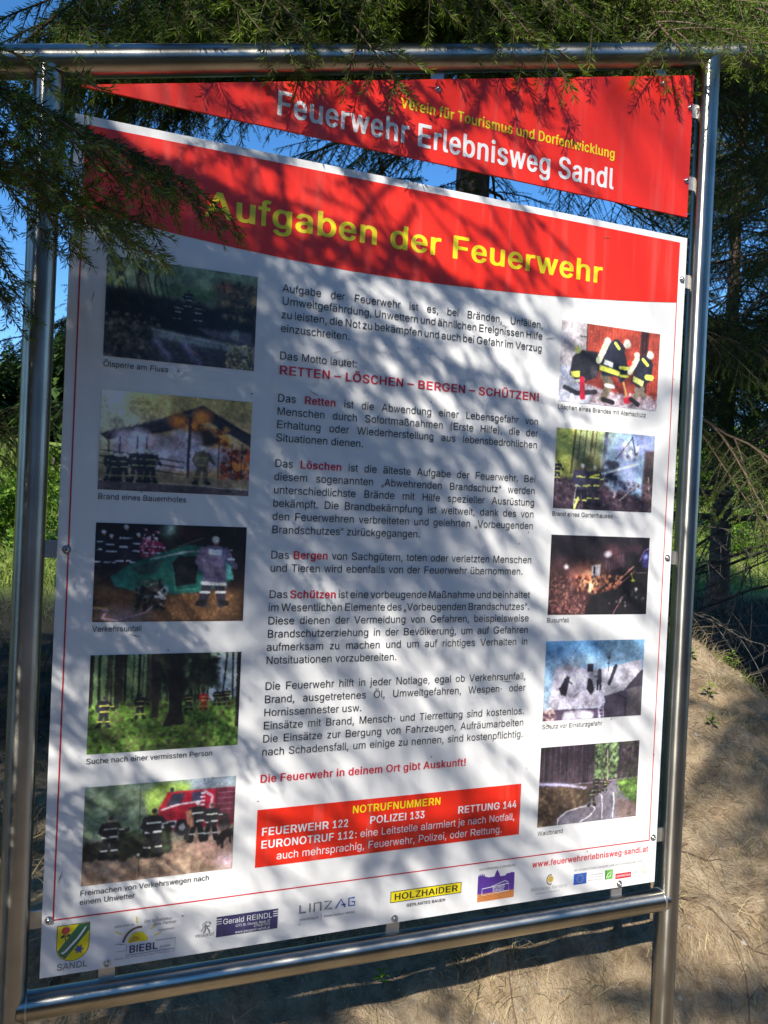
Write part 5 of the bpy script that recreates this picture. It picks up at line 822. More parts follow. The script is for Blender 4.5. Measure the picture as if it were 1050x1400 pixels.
for x, y, h, hl in ((.17, .74, .44, G(50, 50, 50)), (.45, .76, .50, G(30, 30, 34)), (.74, .66, .44, G(235, 235, 235)), (.84, .66, .40, G(60, 60, 66))): p.man(x, y, h, coat=G(30, 32, 38), hel=hl, st=G(215, 215, 205), arm=.6)
p.poly([(.66, .34), (.70, .32), (.72, .50), (.68, .52)], G(190, 130, 100), 1, .01).line([(.68, .50), (.67, .62)], .04, G(50, 46, 50))
p.poly([(.87, .66), (.92, .58), (.99, .56), (1, .64), (.95, .66), (.92, .72), (.89, .74)], G(40, 34, 38), 1, .008).line([(.93, .64), (.92, .76)], .02, G(40, 34, 38)).line([(.97, .62), (.98, .72)], .02, G(40, 34, 38))
p.line([(.355, .06), (.365, .98)], .006, G(40, 44, 40)).blob(.358, .74, .012, .02, G(240, 240, 240), 1, .6).line([(.46, .84), (.50, .70), (.56, .60)], .006, G(60, 56, 50)).noise(.03, .04).place(LX0, yb(4, 'L'), LX1, LT[4], 'photograph of a red fire engine and men clearing a muddy road')
# 6 breathing apparatus at a red door
p = Pic(16, G(190, 182, 186), G(205, 205, 222)); p.poly([(0, 0), (.3, 0), (.3, .56), (0, .56)], G(178, 170, 172), .8, .05).poly([(0, .56), (.4, .56), (.5, .80), (1, .88), (1, 1.02), (0, 1.02)], G(196, 198, 216), 1, .02)
p.poly([(.25, .0), (1.0, .0), (1.0, .94), (.86, .92), (.45, .80), (.25, .74)], G(172, 70, 52), 1, .006).poly([(.80, .0), (.88, .0), (.88, .90), (.78, .88)], G(50, 32, 34), 1, .006).poly([(.26, .55), (.8, .60), (.8, .86), (.26, .76)], G(120, 48, 42), .7, .05)
for k in range(24): x = .28 + k * .031; p.line([(x, 0), (x + .003, .84)], .007, G(132, 46, 34), .75)
p.line([(.255, .0), (.26, .74)], .014, G(60, 44, 44)).line([(.19, .17), (.25, .17)], .014, G(60, 56, 60))
p.poly([(.34, .82), (1, .86), (1, 1.02), (.30, .98)], G(160, 136, 142), .9, .03).speck(.34, .82, 1, 1, 260, [G(215, 210, 220), G(120, 96, 104), G(180, 160, 168)], .006, .016, .7)
p.poly([(.12, .44), (.20, .34), (.36, .34), (.42, .46), (.36, .66), (.20, .76), (.10, .66)], G(38, 36, 44), 1, .01).blob(.17, .34, .04, .06, G(190, 195, 120), 1, .6).poly([(.11, .62), (.20, .60), (.20, .68), (.12, .69)], G(215, 215, 90), 1, .006).line([(.15, .74), (.24, .70)], .04, G(210, 210, 205)).line([(.06, .82), (.18, .88), (.36, .84)], .06, G(40, 38, 46), .9)
p.line([(.225, .70), (.235, .92)], .075, G(205, 35, 60)).blob(.34, .58, .05, .10, G(120, 112, 118), .6, .3)
p.line([(.44, .62), (.50, .72)], .12, G(120, 108, 90)).line([(.50, .72), (.44, .92)], .10, G(120, 108, 90)).line([(.44, .92), (.54, .95)], .06, G(30, 26, 30)).line([(.46, .74), (.54, .75)], .05, G(205, 205, 205))
p.poly([(.40, .56), (.44, .22), (.56, .14), (.64, .24), (.62, .62), (.42, .62)], G(36, 38, 52), 1, .01).line([(.45, .22), (.38, .44)], .085, G(220, 222, 188)).blob(.46, .18, .04, .05, G(225, 225, 210), 1, .6)
p.poly([(.39, .49), (.60, .55), (.60, .61), (.39, .56)], G(228, 232, 90), 1, .006).poly([(.44, .42), (.53, .45), (.52, .51), (.43, .48)], G(225, 225, 222), 1, .006).line([(.60, .30), (.66, .50), (.62, .64)], .09, G(36, 38, 52)).line([(.60, .50), (.69, .50)], .045, G(228, 232, 90)).line([(.61, .60), (.68, .60)], .035, G(228, 232, 90)).line([(.54, .20), (.58, .26)], .04, G(228, 232, 90))
p.blob(.66, .19, .045, .07, G(225, 222, 210), 1, .6).line([(.64, .68), (.69, .90)], .03, G(205, 150, 90)).poly([(.64, .88), (.72, .84), (.74, .92), (.66, .95)], G(215, 40, 60), 1, .008)
p.poly([(.72, .66), (.76, .38), (.88, .28), (.94, .40), (.92, .62), (.80, .74)], G(34, 34, 46), 1, .01).line([(.77, .36), (.70, .54)], .075, G(222, 224, 190)).blob(.765, .31, .035, .045, G(225, 225, 205), 1, .6).blob(.69, .43, .035, .045, G(222, 58, 40), 1, .6).line([(.83, .36), (.88, .42)], .045, G(228, 232, 90)).poly([(.74, .58), (.85, .64), (.84, .71), (.73, .65)], G(215, 218, 120), 1, .006).line([(.88, .58), (.93, .58)], .07, G(228, 232, 90))
p.blob(.905, .29, .045, .065, G(232, 230, 220), 1, .6).line([(.78, .76), (.86, .82)], .08, G(112, 100, 88)).line([(.84, .74), (.74, .88)], .08, G(112, 100, 88)).line([(.72, .88), (.80, .94)], .06, G(40, 32, 36)).noise(.025, .03).place(RX0, yb(0, 'R'), RX1, RT[0], 'photograph of firemen with breathing gear at a red door')
# 7 burning garden shed
p = Pic(17, G(170, 185, 120), G(60, 50, 62)); p.poly([(.02, 0), (.20, 0), (.17, .6), (0, .6)], G(205, 210, 95), .8, .04).poly([(.48, 0), (.62, 0), (.6, .5), (.48, .5)], G(195, 215, 195), .8, .04)
for x, wd in ((.19, .03), (.24, .016), (.30, .02), (.36, .03), (.40, .016)): p.line([(x, 0), (x - .03, .55)], wd, G(95, 78, 60), .9)
p.line([(.50, .0), (.47, .60)], .05, G(62, 46, 50)).poly([(.20, .42), (.34, .30), (.46, .36), (.46, .60), (.2, .6)], G(96, 96, 62), .9, .03)
p.poly([(.60, .0), (1, .0), (.96, .84), (.52, .70), (.50, .4)], G(145, 175, 205), 1, .03).speck(.5, .0, .95, .7, 120, [G(175, 205, 230), G(120, 145, 185), G(150, 150, 200), G(195, 215, 230)], .03, .08, .4).poly([(.78, 0), (1, 0), (1, .28), (.8, .25)], G(112, 112, 168), .6, .06)
p.speck(.68, .10, .82, .32, 40, [G(225, 228, 230), G(60, 66, 90), G(170, 170, 190)], .01, .03, .8).line([(.76, .04), (.80, .26)], .018, G(60, 66, 90)).line([(.76, .06), (.60, .34)], .014, G(70, 76, 96)).speck(.5, .38, .62, .6, 40, [G(60, 66, 86), G(40, 42, 60)], .015, .035, .7)
p.poly([(.90, .2), (1, .2), (1, 1), (.88, 1)], G(70, 52, 52), .9, .02).line([(.95, .55), (.96, .72)], .02, G(200, 190, 170)).poly([(0, .60), (.4, .66), (.9, .84), (1, 1.02), (0, 1.02)], G(64, 50, 62), .97, .03).speck(0, .62, 1, 1, 500, [G(88, 70, 84), G(44, 32, 42), G(130, 108, 116), G(100, 70, 80)], .006, .02, .6)
p.poly([(.44, .56), (.66, .70), (.62, .80)], G(180, 205, 230), .7, .02).line([(.44, .55), (.84, .38)], .03, G(215, 230, 240), .8, .01).line([(.66, .86), (.84, .64)], .016, G(180, 165, 160)).line([(.60, .82), (.62, .74)], .03, G(200, 175, 170))
p.man(.03, .66, .26, coat=G(38, 36, 44), hel=G(50, 48, 56)); p.man(.27, .98, .58, coat=G(70, 66, 88), legs=G(44, 42, 50), hel=G(228, 222, 215), st=G(218, 222, 110), arm=.8); p.man(.39, .94, .52, coat=G(56, 52, 66), hel=G(190, 185, 160), st=G(218, 222, 110), arm=.6)
p.line([(.36, .58), (.44, .55)], .022, G(225, 222, 60)).line([(.21, .98), (.24, .86)], .035, G(225, 228, 120)).line([(.22, .70), (.20, .95)], .012, G(190, 190, 190)).noise(.03, .03).place(RX0, yb(1, 'R'), RX1, RT[1], 'photograph of firemen spraying a smoking garden shed')
# 8 bus accident at night
p = Pic(18, G(34, 28, 36), G(24, 16, 20)); p.poly([(0, .35), (.3, .36), (.5, .6), (.35, 1.02), (0, 1.02)], G(92, 58, 56), .8, .12).speck(0, .52, .36, 1, 500, [G(150, 96, 90), G(60, 34, 38), G(176, 120, 108), G(44, 26, 30)], .005, .014, .6)
p.blob(.60, .20, .14, .14, G(120, 70, 74), .6, .0).blob(.57, .23, .05, .06, G(245, 238, 240), 1, .2).blob(.16, .40, .035, .045, G(230, 225, 225), 1, .2).blob(.40, .50, .24, .24, G(190, 120, 96), .85, .05).blob(.42, .58, .13, .17, G(250, 205, 150), 1, .1).blob(.42, .66, .05, .08, G(255, 240, 200), .9, .2)
p.poly([(.41, .38), (.50, .36), (.50, .52), (.42, .53)], G(210, 205, 205), .9, .01).line([(.44, .40), (.44, .47)], .03, G(60, 52, 60)).poly([(.54, .30), (.74, .22), (.75, .38), (.55, .46)], G(62, 44, 52), .95, .01)
for k in range(7): p.line([(.56 + k * .027, .29 - k * .01), (.56 + k * .027, .44 - k * .01)], .006, G(110, 84, 86), .7)
p.speck(.26, .50, .72, .72, 240, [G(240, 170, 120), G(70, 34, 30), G(200, 110, 80), G(40, 22, 24)], .006, .02, .7).line([(.68, .58), (.84, .38)], .02, G(200, 140, 120), .8).line([(.64, .68), (.86, .44)], .014, G(160, 104, 92), .8)
p.poly([(.42, .76), (.66, .66), (.9, .5), (1, .5), (1, 1.02), (.36, 1.02)], G(22, 20, 24), .95, .03).line([(.65, .99), (.75, .76)], .012, G(140, 90, 90)).speck(.6, .7, .96, .95, 30, [G(70, 66, 70), G(120, 116, 118), G(34, 30, 34)], .006, .014, .8)
p.blob(.84, .56, .03, .025, G(190, 200, 60), .9, .4).line([(.84, .56), (.82, .47)], .008, G(190, 200, 60)).blob(.88, .67, .02, .03, G(200, 195, 195), .9, .4).line([(.90, .32), (.95, .17), (1, .14)], .012, G(160, 130, 190)).poly([(.93, .22), (1, .16), (1, .40), (.93, .38)], G(60, 54, 120), .9, .02).blob(.965, .25, .035, .04, G(170, 185, 255), 1, .2)
p.line([(.88, .46), (.98, .46)], .01, G(110, 100, 110)).poly([(.76, .10), (.92, .12), (.90, .2), (.70, .2)], G(84, 52, 66), .5, .04).noise(.02, .03).place(RX0, yb(2, 'R'), RX1, RT[2], 'photograph of a bus accident lit up at night')
# 9 snow-covered roof
p = Pic(19, G(92, 142, 186), G(200, 212, 226)); p.poly([(.55, .0), (1, .0), (1, .30), (.6, .36)], G(104, 130, 150), .6, .08).blob(.3, .3, .3, .16, G(205, 222, 236), .7, .0)
p.poly([(.10, .34), (.22, .30), (.42, .37), (.50, .42), (.60, .78), (.56, .86), (.05, .86)], G(205, 198, 214), 1, .006).poly([(.40, .40), (.60, .36), (.98, .26), (.99, .44), (.80, .66), (.62, .72), (.50, .6)], G(176, 172, 182), 1, .01)
p.poly([(.98, .40), (1.0, .40), (1.0, .62), (.84, .66), (.80, .66)], G(50, 46, 56), 1, .008).poly([(.60, .72), (.80, .66), (.99, .60), (.99, 1.02), (.58, 1.02), (.56, .88), (.62, .80)], G(74, 66, 82), 1, .006).poly([(.84, .64), (1, .62), (1, 1.02), (.84, 1.02)], G(84, 78, 84), 1, .01).line([(.76, .72), (.83, .76), (.83, 1)], .014, G(44, 38, 50))
p.poly([(.05, .86), (.56, .87), (.56, 1.02), (.0, 1.02)], G(80, 66, 84), 1, .006).speck(.22, .92, .48, .99, 40, [G(220, 214, 228)], .02, .04, .8).speck(0, .86, .12, 1, 70, [G(190, 150, 150), G(80, 56, 64), G(215, 190, 190)], .008, .018, .8)
p.poly([(.42, .30), (.48, .30), (.48, .40), (.42, .40)], G(48, 42, 52), 1, .006).poly([(.15, .60), (.22, .44), (.25, .46), (.22, .70), (.17, .68)], G(46, 42, 52), 1, .008).line([(.15, .60), (.20, .66)], .02, G(46, 42, 52)).line([(.20, .48), (.27, .54)], .02, G(46, 42, 52)).poly([(.43, .48), (.47, .50), (.50, .64), (.47, .70), (.42, .62)], G(46, 42, 52), 1, .008)
p.line([(.545, .40), (.55, .54)], .06, G(70, 66, 86)).line([(.53, .52), (.53, .63)], .028, G(46, 42, 58)).line([(.56, .52), (.56, .63)], .028, G(46, 42, 58)).blob(.545, .385, .015, .022, G(46, 42, 52), 1, .6).line([(.50, .46), (.56, .45)], .018, G(60, 56, 70)).line([(.71, .34), (.65, .56)], .05, G(46, 46, 58)).line([(.635, .22), (.635, .40)], .010, G(46, 46, 58)).blob(.635, .23, .02, .02, G(46, 46, 58), 1, .5).blob(.635, .30, .02, .02, G(46, 46, 58), 1, .5)
for x in (.54, .59): p.line([(x, .66), (x + .015, 1)], .010, G(215, 195, 225))
for k in range(7): y = .70 + k * .045; p.line([(.545 + k * .002, y), (.597 + k * .002, y)], .008, G(215, 195, 225))
p.line([(.34, .02), (.21, .30)], .005, G(80, 90, 110)).line([(.50, .34), (.98, .18)], .005, G(100, 110, 130)).line([(.66, .26), (.98, .12)], .004, G(110, 120, 140)).noise(.02, .05).place(RX0, yb(3, 'R'), RX1, RT[3], 'photograph of men clearing snow from a roof with a ladder')
# 10 forest fire
p = Pic(20, G(38, 30, 42), G(90, 76, 78))
for k in range(34): x = p.r.uniform(0, 1); p.line([(x, -.02), (x + .004, .5)], p.r.uniform(.006, .02), G(*[(70, 56, 62), (26, 22, 28), (96, 80, 78)][k % 3]), .7)
p.speck(.54, .0, .78, .46, 420, [G(120, 150, 96), G(150, 178, 120), G(70, 90, 58), G(44, 54, 40)], .006, .018, .75).speck(.82, .0, 1, .5, 160, [G(90, 72, 82), G(50, 46, 46), G(70, 84, 54)], .006, .02, .6)
p.line([(.67, .1), (.68, .5)], .012, G(170, 160, 140)).line([(.17, .50), (.62, .50), (1, .48)], .014, G(150, 140, 150), .7).poly([(0, .50), (.50, .52), (.52, .78), (.2, .86), (.15, 1.02), (0, 1.02)], G(74, 60, 50), 1, .02).speck(0, .52, .45, 1, 300, [G(104, 84, 66), G(52, 40, 36), G(128, 110, 80), G(84, 60, 52)], .006, .02, .6)
p.poly([(.72, .52), (.84, .50), (1.0, 1.02), (.16, 1.02), (.22, .88), (.45, .78), (.60, .66)], G(112, 106, 116), 1, .015).poly([(.78, .50), (1, .48), (1, .86), (.84, .68)], G(84, 108, 56), 1, .02).poly([(.78, .74), (1, .82), (1, 1.02), (.80, 1.02)], G(130, 108, 102), .9, .03).speck(.78, .5, 1, .72, 90, [G(120, 160, 70), G(60, 80, 40)], .006, .014, .7).blob(.84, .54, .06, .04, G(150, 195, 90), .8, .2)
p.line([(0, .46), (.2, .485), (.46, .56)], .028, G(190, 184, 215), .85, .012).line([(.0, .46), (.3, .50)], .04, G(150, 144, 180), .4, .03)
p.line([(.20, 1.0), (.20, .92), (.28, .84), (.42, .80), (.54, .80), (.57, .84), (.52, .92), (.42, .99)], .014, G(225, 222, 225)).line([(.57, .60), (.63, .68), (.64, .80), (.64, .98)], .013, G(220, 218, 222)).line([(.75, .66), (.76, .78), (.75, .98)], .013, G(220, 218, 222))
p.man(.53, .80, .30, coat=G(50, 50, 48), hel=G(190, 195, 150), st=G(150, 150, 110), stoop=.5); p.man(.57, .64, .22, coat=G(34, 32, 36), hel=G(140, 140, 120), st=G(120, 120, 90)); p.man(.66, .62, .16, coat=G(30, 28, 34), hel=G(60, 60, 60)).noise(.03, .02).place(RX0, yb(4, 'R'), RX1, RT[4], 'photograph of firemen hosing a forest fire beside a road')
# ------------------------------------------------------------------ spruce branches (needle by needle, mesh data shared between alike branches)
def unit(v): return v / np.maximum(np.linalg.norm(v, axis=-1, keepdims=True), 1e-9)
def sprays(seed, length, dens=620, nl=.0125, nw=.0013, bare=.22, droop=.22, step=.04, s3=.034, m2=.60, m3=.15, order3=True, fresh=.0):
    """one spruce bough: main stem, side twigs, hanging twiglets, and a needle coat on all of them"""
    r = np.random.default_rng(seed)
    n = 26; s_ = np.linspace(0, 1, n)
    wob = np.cumsum(r.normal(0, .010, n)) * length
    main = np.stack([s_ * length, wob * .6, -droop * length * s_ ** 1.6 + .12 * length * np.clip(s_ - .6, 0, 1) ** 1.3 + np.cumsum(r.normal(0, .004, n)) * length], 1)
    def at(t): i = t * (n - 1); k = min(int(i), n - 2); return main[k] + (main[k + 1] - main[k]) * (i - k)
    tw = [(main, bare + .12)]                                                 # (points, share of the stem without needles)
    t = bare; side = 1
    while t < .99:
        L2 = min(length * .42 * (1 - t) ** .8 + .05, m2) * r.uniform(.65, 1.15)
        a = R(r.uniform(45, 68)); k = int(t * (n - 2)); d = unit(main[k + 1] - main[k])
        b_ = np.array([-d[1], d[0], 0]) * side; dirn = unit(d * math.cos(a) + b_ * math.sin(a) + np.array([0, 0, r.uniform(-.22, .12)]))
        q = np.linspace(0, 1, 7)[:, None]; p0 = at(t)
        pts = p0 + dirn * q * L2 + d * (q ** 2) * L2 * .22 + np.array([0, 0, -1]) * (q ** 1.7) * L2 * r.uniform(.15, .55)
        tw.append((pts, .05))
        u = .08 + r.uniform(0, .05); s2 = 1
        while order3 and u < .96:
            L3 = min(L2 * (.50 * (1 - u) + .10), m3) * r.uniform(.6, 1.2)
            if L3 > .016:
                i = min(int(u * 6), 5); pd = unit(pts[i + 1] - pts[i]); pb = unit(np.cross(pd, [0, 0, 1.])) * s2; a3 = R(r.uniform(38, 62))
                d3 = unit(pd * math.cos(a3) + pb * math.sin(a3) + np.array([0, 0, r.uniform(-.55, .12)])); pp = pts[i] + (pts[i + 1] - pts[i]) * (u * 6 - i); q3 = np.linspace(0, 1, 4)[:, None]
                tw.append((pp + d3 * q3 * L3 + np.array([0, 0, -1]) * q3 ** 2 * L3 * r.uniform(.1, .5), .0))
            u += s3 * r.uniform(.6, 1.1) / L2 / 2 * 1.25; s2 = -s2
        t += step / length * r.uniform(.6, 1.3) * (.6 + .4 * (1 - t)); side = -side
    NP, ND, NT = [], [], []
    for pts, st in tw:
        dd = np.diff(pts, axis=0); sl_ = np.linalg.norm(dd, axis=1); cum = np.concatenate([[0], np.cumsum(sl_)]); tot = cum[-1]
        cnt = int(tot * (1 - st) * dens)
        if cnt < 2: continue
        s0 = tot * st + (tot * (1 - st)) * r.random(cnt); i = np.clip(np.searchsorted(cum, s0) - 1, 0, len(dd) - 1)
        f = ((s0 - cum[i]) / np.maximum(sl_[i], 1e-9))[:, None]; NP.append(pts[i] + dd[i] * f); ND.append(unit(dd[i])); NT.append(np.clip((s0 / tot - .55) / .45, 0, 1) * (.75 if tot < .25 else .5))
    NP = np.concatenate(NP); ND = np.concatenate(ND); NT = np.concatenate(NT); N = len(NP)
    ph = r.uniform(0, 2 * np.pi, N); ref = unit(np.cross(ND, np.array([0, 0, 1.]) + 1e-3)); up = np.cross(ref, ND)
    ca, sa = np.cos(ph), np.sin(ph); rad = ref * ca[:, None] * 1.15 + up * (sa * .75 + .22)[:, None]; al = np.radians(r.uniform(30, 62, N))
    nd = unit(ND * np.cos(al)[:, None] + unit(rad) * np.sin(al)[:, None]); ln = nl * r.uniform(.65, 1.15, N)
    wv = unit(np.cross(nd, r.normal(0, 1, (N, 3)))) * nw / 2
    a = NP; c = NP + nd * ln[:, None]; m_ = NP + nd * (ln * .55)[:, None]
    V = np.stack([a, m_ + wv, c, m_ - wv], 1).reshape(-1, 3); F = np.arange(N * 4).reshape(-1, 4)
    tint = np.repeat(np.clip(NT * r.uniform(.4, 1.2, N) + r.uniform(0, .28, N) + fresh * r.uniform(.3, 1, N) * np.repeat(r.random(N // 400 + 1) ** .7, 400)[:N], 0, 1), 4)  # last term lightens needle colour in clumps so the boughs look sunlit
    # twigs as three-sided tubes
    TV, TF = [], []; nn = 0
    for j, (pts, st) in enumerate(tw):
        r0 = .0075 * length ** .8 if j == 0 else .0010 + .0065 * np.linalg.norm(pts[-1] - pts[0]) ** 1.2
        k = len(pts); d = unit(np.gradient(pts, axis=0)); x = unit(np.cross(d, [.01, .02, 1.])); y = np.cross(x, d); rr_ = np.linspace(r0, r0 * (.10 if j == 0 else .3), k)[:, None]
        ring = np.stack([pts + (x * math.cos(q) + y * math.sin(q)) * rr_ for q in (0, 2.094, 4.189)], 1); TV.append(ring.reshape(-1, 3))
        i = np.arange(k - 1)[:, None] * 3
        for q in range(3): TF.append(np.concatenate([i + q, i + (q + 1) % 3, i + 3 + (q + 1) % 3, i + 3 + q], 1) + nn)
        nn += k * 3
    TV = np.concatenate(TV); TF = np.concatenate(TF)
    return V, F, tint, TV, TF, main[-1]
def branch_mesh(name, seed, length, needles=True, mats=('needle', 'twig'), **k):
    V, F, ti, TV, TF, tip = sprays(seed, length, **k)
    if not needles: V = V[:0]; F = F[:0]; ti = ti[:0]
    me_o = mesh_obj(name, np.concatenate([V, TV]), np.concatenate([F, TF + len(V)]) if len(F) else TF, [M[mats[0]], M[mats[1]]], att={'tint': np.concatenate([ti, np.zeros(len(TV))])})
    mi = np.zeros(len(F) + len(TF), np.int32); mi[len(F):] = 1; me_o.data.polygons.foreach_set('material_index', mi)
    me = me_o.data; D.objects.remove(me_o); PTIP[me.name] = Vector(tip); return me
PTIP = {}
PROTO = {
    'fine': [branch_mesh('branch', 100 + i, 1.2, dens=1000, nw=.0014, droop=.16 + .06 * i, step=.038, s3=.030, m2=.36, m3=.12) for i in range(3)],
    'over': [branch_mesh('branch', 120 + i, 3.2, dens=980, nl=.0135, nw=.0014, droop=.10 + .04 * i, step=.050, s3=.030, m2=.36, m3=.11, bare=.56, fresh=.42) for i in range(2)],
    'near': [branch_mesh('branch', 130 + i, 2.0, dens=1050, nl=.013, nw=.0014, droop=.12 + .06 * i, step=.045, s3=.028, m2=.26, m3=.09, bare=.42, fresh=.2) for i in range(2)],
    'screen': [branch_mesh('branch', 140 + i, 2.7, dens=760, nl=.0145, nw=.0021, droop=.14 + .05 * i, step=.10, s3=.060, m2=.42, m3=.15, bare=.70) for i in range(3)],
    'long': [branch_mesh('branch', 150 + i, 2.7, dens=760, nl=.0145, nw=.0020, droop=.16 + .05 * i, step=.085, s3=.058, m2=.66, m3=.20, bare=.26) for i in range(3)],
    'mid': [branch_mesh('branch', 200 + i, 1.6, dens=560, nl=.0150, nw=.0026, droop=.16 + .06 * i, step=.070, s3=.055, m2=.48, m3=.17) for i in range(3)],
    'dead': [branch_mesh('branch', 400 + i, 1.5, needles=False, dens=10, droop=.22, step=.10, s3=.10, mats=('dead', 'dead')) for i in range(2)],
}
PLEN = {'fine': 1.2, 'over': 3.2, 'near': 2.0, 'screen': 2.7, 'long': 2.7, 'mid': 1.6, 'dead': 1.5}

def view_ok(p, L, az, pitch):
    """keep the view of the board and the camera itself clear"""
    d = np.array([math.cos(az) * math.cos(pitch), math.sin(az) * math.cos(pitch), math.sin(pitch)]); sdv = np.array([-math.sin(az), math.cos(az), 0])
    for s_ in np.linspace(.15, 1.05, 10):
        for k in (-.32, -.16, 0, .16, .32):
            for dz in (0, -.18 * s_ - .05):
                q = np.array(p) + d * L * s_ + sdv * L * k * (1 - s_ * .6) + np.array([0, 0, dz * L])
                if np.linalg.norm(q - CAM) < .45: return False
                if q[1] > .06 + .0: continue
                x, y, z = project(q)
                if z > 0.02 and -60 < x < 1110 and -40 < y < 1440:
                    if y < 95: continue
                    if x < 30 and y < 330: continue
                    return False
    return True

def put_branch(tree, base, pos, az, pitch, L, kind, k=0, roll=0):
    if kind == 'auto': kind = 'long' if L > 1.95 else 'mid'
    me = PROTO[kind][k % len(PROTO[kind])]; o = D.objects.new('branch', me); COL.objects.link(o); o.parent = tree
    o.location = Vector(pos) - Vector(base); s_ = L / PLEN[kind]
    o.rotation_euler = (Matrix.Rotation(az, 3, 'Z') @ Matrix.Rotation(-pitch, 3, 'Y') @ Matrix.Rotation(roll, 3, 'X')).to_euler(); o.scale = (s_, s_, s_)
    return o

def spruce(x, y, height, label, kind='mid', crown=1.0, rad=2.0, count=120, seed=1, trunk=.14, group=None, keep=None, dead=0, tilt=0, view=True, azr=None):
    r = random.Random(seed); z0 = float(gz(x, y)) - .15; base = (x, y, z0)
    tr = thing('spruce_tree', label, 'tree', base, group)
    m = MB(); k = 12; m.tube([(tilt * (i / k) ** 1.5 + .01 * math.sin(i * 2.1), .012 * math.cos(i * 1.7), height * i / k) for i in range(k + 1)], [trunk * (1.25 if i == 0 else 1) * (1 - .92 * i / k) for i in range(k + 1)], 14)
    auto_smooth(m.build('trunk', M['bark'], tr), 60)
    g = 0; made = 0
    while made < count and g < count * 4:
        g += 1; f = (g * .618034) % 1.0; zf = f ** 1.15; zz = crown + (height - crown) * zf * .985
        az = r.uniform(0, 2 * math.pi) if azr is None else r.uniform(*azr)
        L = rad * (1 - zf) ** .8 * r.uniform(.7, 1.12) + .25; pitch = R(-14 + 40 * zf + r.uniform(-9, 9)); p = (x + tilt * (zz / height) ** 1.5, y, z0 + zz)
        if view and not view_ok(p, L, az, pitch): continue
        if keep and not keep(p, L, az): continue
        put_branch(tr, base, p, az, pitch, L, kind, r.randrange(3), r.uniform(-.35, .35)); made += 1
    for i in range(dead):
        az = r.uniform(0, 2 * math.pi); zz = r.uniform(.35, crown + .4)
        p = (x, y, z0 + zz); L = rad * r.uniform(.5, .95)
        if view and not view_ok(p, L, az, R(-12)): continue
        put_branch(tr, base, p, az, R(r.uniform(-22, 5)), L, 'dead', i, r.uniform(-.5, .5))
    return tr, base

# tree behind the board: its crown overhangs the top rail
thin = random.Random(9)
def gaps(p, L, az):
    """leave out boughs that would close the openings one sees through"""
    d = np.array([math.cos(az), math.sin(az), -.22])
    for s_ in np.linspace(.2, 1.0, 7):
        for k in (-.25, 0, .25):
            x, y, z = project(np.array(p) + d * L * s_ + np.array([-math.sin(az), math.cos(az), 0]) * L * k * (1 - s_ * .7))
            if z < 0: continue
            if 900 < x < 1080 and 480 < y < 1000 and z < 4.2: return False
            if 915 < x < 1025 and 515 < y < 705 and thin.random() < .5: return False
            if 225 < x < 480 and 170 < y < 240 and thin.random() < .30: return False
            if 620 < x < 850 and 230 < y < 300 and thin.random() < .12: return False
            if -20 < x < 100 and 540 < y < 700 and thin.random() < .5: return False
            if 960 < x < 1060 and 100 < y < 500 and thin.random() < .05: return False
    return True
tA, bA = spruce(2.1, 2.9, 8.5, 'tall dark spruce right behind the board, its boughs hanging over the top rail', 'auto', 2.3, 2.9, 150, 3, .16, dead=14, keep=gaps)
tB, bB = spruce(5.75, 3.5, 9.0, 'dense spruce at the right edge behind the right post', 'auto', 2.3, 3.1, 210, 5, .17, dead=40, keep=gaps)
tC, bC = spruce(-2.0, 2.9, 6.5, 'spruce at the left edge with boughs against the blue sky', 'auto', 2.0, 2.0, 95, 6, .11, dead=6, keep=gaps)
tD, bD = spruce(8.5, 7.4, 9.5, 'dark spruce farther back behind the wooden fence at the right', 'auto', 3.3, 2.9, 190, 33, .16, view=False)
# trees on the sunny side, beside and behind the photographer: they cast the dappled shade
tE, bE = spruce(-1.75, -1.15, 5.6, 'young spruce left of the board reaching over its upper left corner', 'fine', 2.1, 1.40, 22, 11, .075)
tF, bF = spruce(-5.2, -3.8, 16.5, 'tall spruce beyond the young one, on the sunny side of the path', 'auto', 8.5, 3.1, 150, 12, .20)
tG, bG = spruce(-.9, -4.4, 17.0, 'tall spruce right behind the photographer, second from the sign on the sunny side', 'auto', 8.5, 3.1, 160, 13, .20)
tH, bH = spruce(2.6, -4.4, 15.0, 'spruce behind the path on the sunny side, furthest right', 'auto', 7.4, 2.9, 130, 14, .18)

# boughs placed one by one where they show
def bough(tree, base, tip, frm, kind='fine', k=0, roll=0):
    """a bough whose stem starts at frm and whose tip ends at tip"""
    frm = Vector(frm); d = Vector(tip) - frm; me = PROTO[kind][k % len(PROTO[kind])]; t_ = PTIP[me.name]; o = D.objects.new('branch', me); COL.objects.link(o); o.parent = tree
    o.location = frm - Vector(base); s_ = d.length / t_.length; o.scale = (s_, s_, s_)
    f = lambda v: (math.atan2(v.y, v.x), math.atan2(v.z, math.hypot(v.x, v.y)))
    a1, p1 = f(t_); a2, p2 = f(d)
    o.rotation_euler = (Matrix.Rotation(a2, 3, 'Z') @ Matrix.Rotation(-p2, 3, 'Y') @ Matrix.Rotation(roll, 3, 'X') @ Matrix.Rotation(p1, 3, 'Y') @ Matrix.Rotation(-a1, 3, 'Z')).to_euler(); return o
def at(px, py, dist):
    """point of the place seen at a photograph position, at a given distance"""
    d = np.array([(px - 525) / FPX, (py - 700) / FPX, 1.0]) @ CR; return Vector(CAM + d * dist)
E0 = Vector((-1.75, -1.15, 0)); A0 = Vector((2.1, 2.9, 0))
for (tx, ty, d, fz, kd, k, ro) in ((268, 250, 1.12, 1.45, 'near', 0, .1), (172, 310, 1.08, 1.3, 'near', 1, -.2)):
    tip = at(tx, ty, d); bough(tE, bE, tip, (E0.x, E0.y, fz), kd, k, ro)
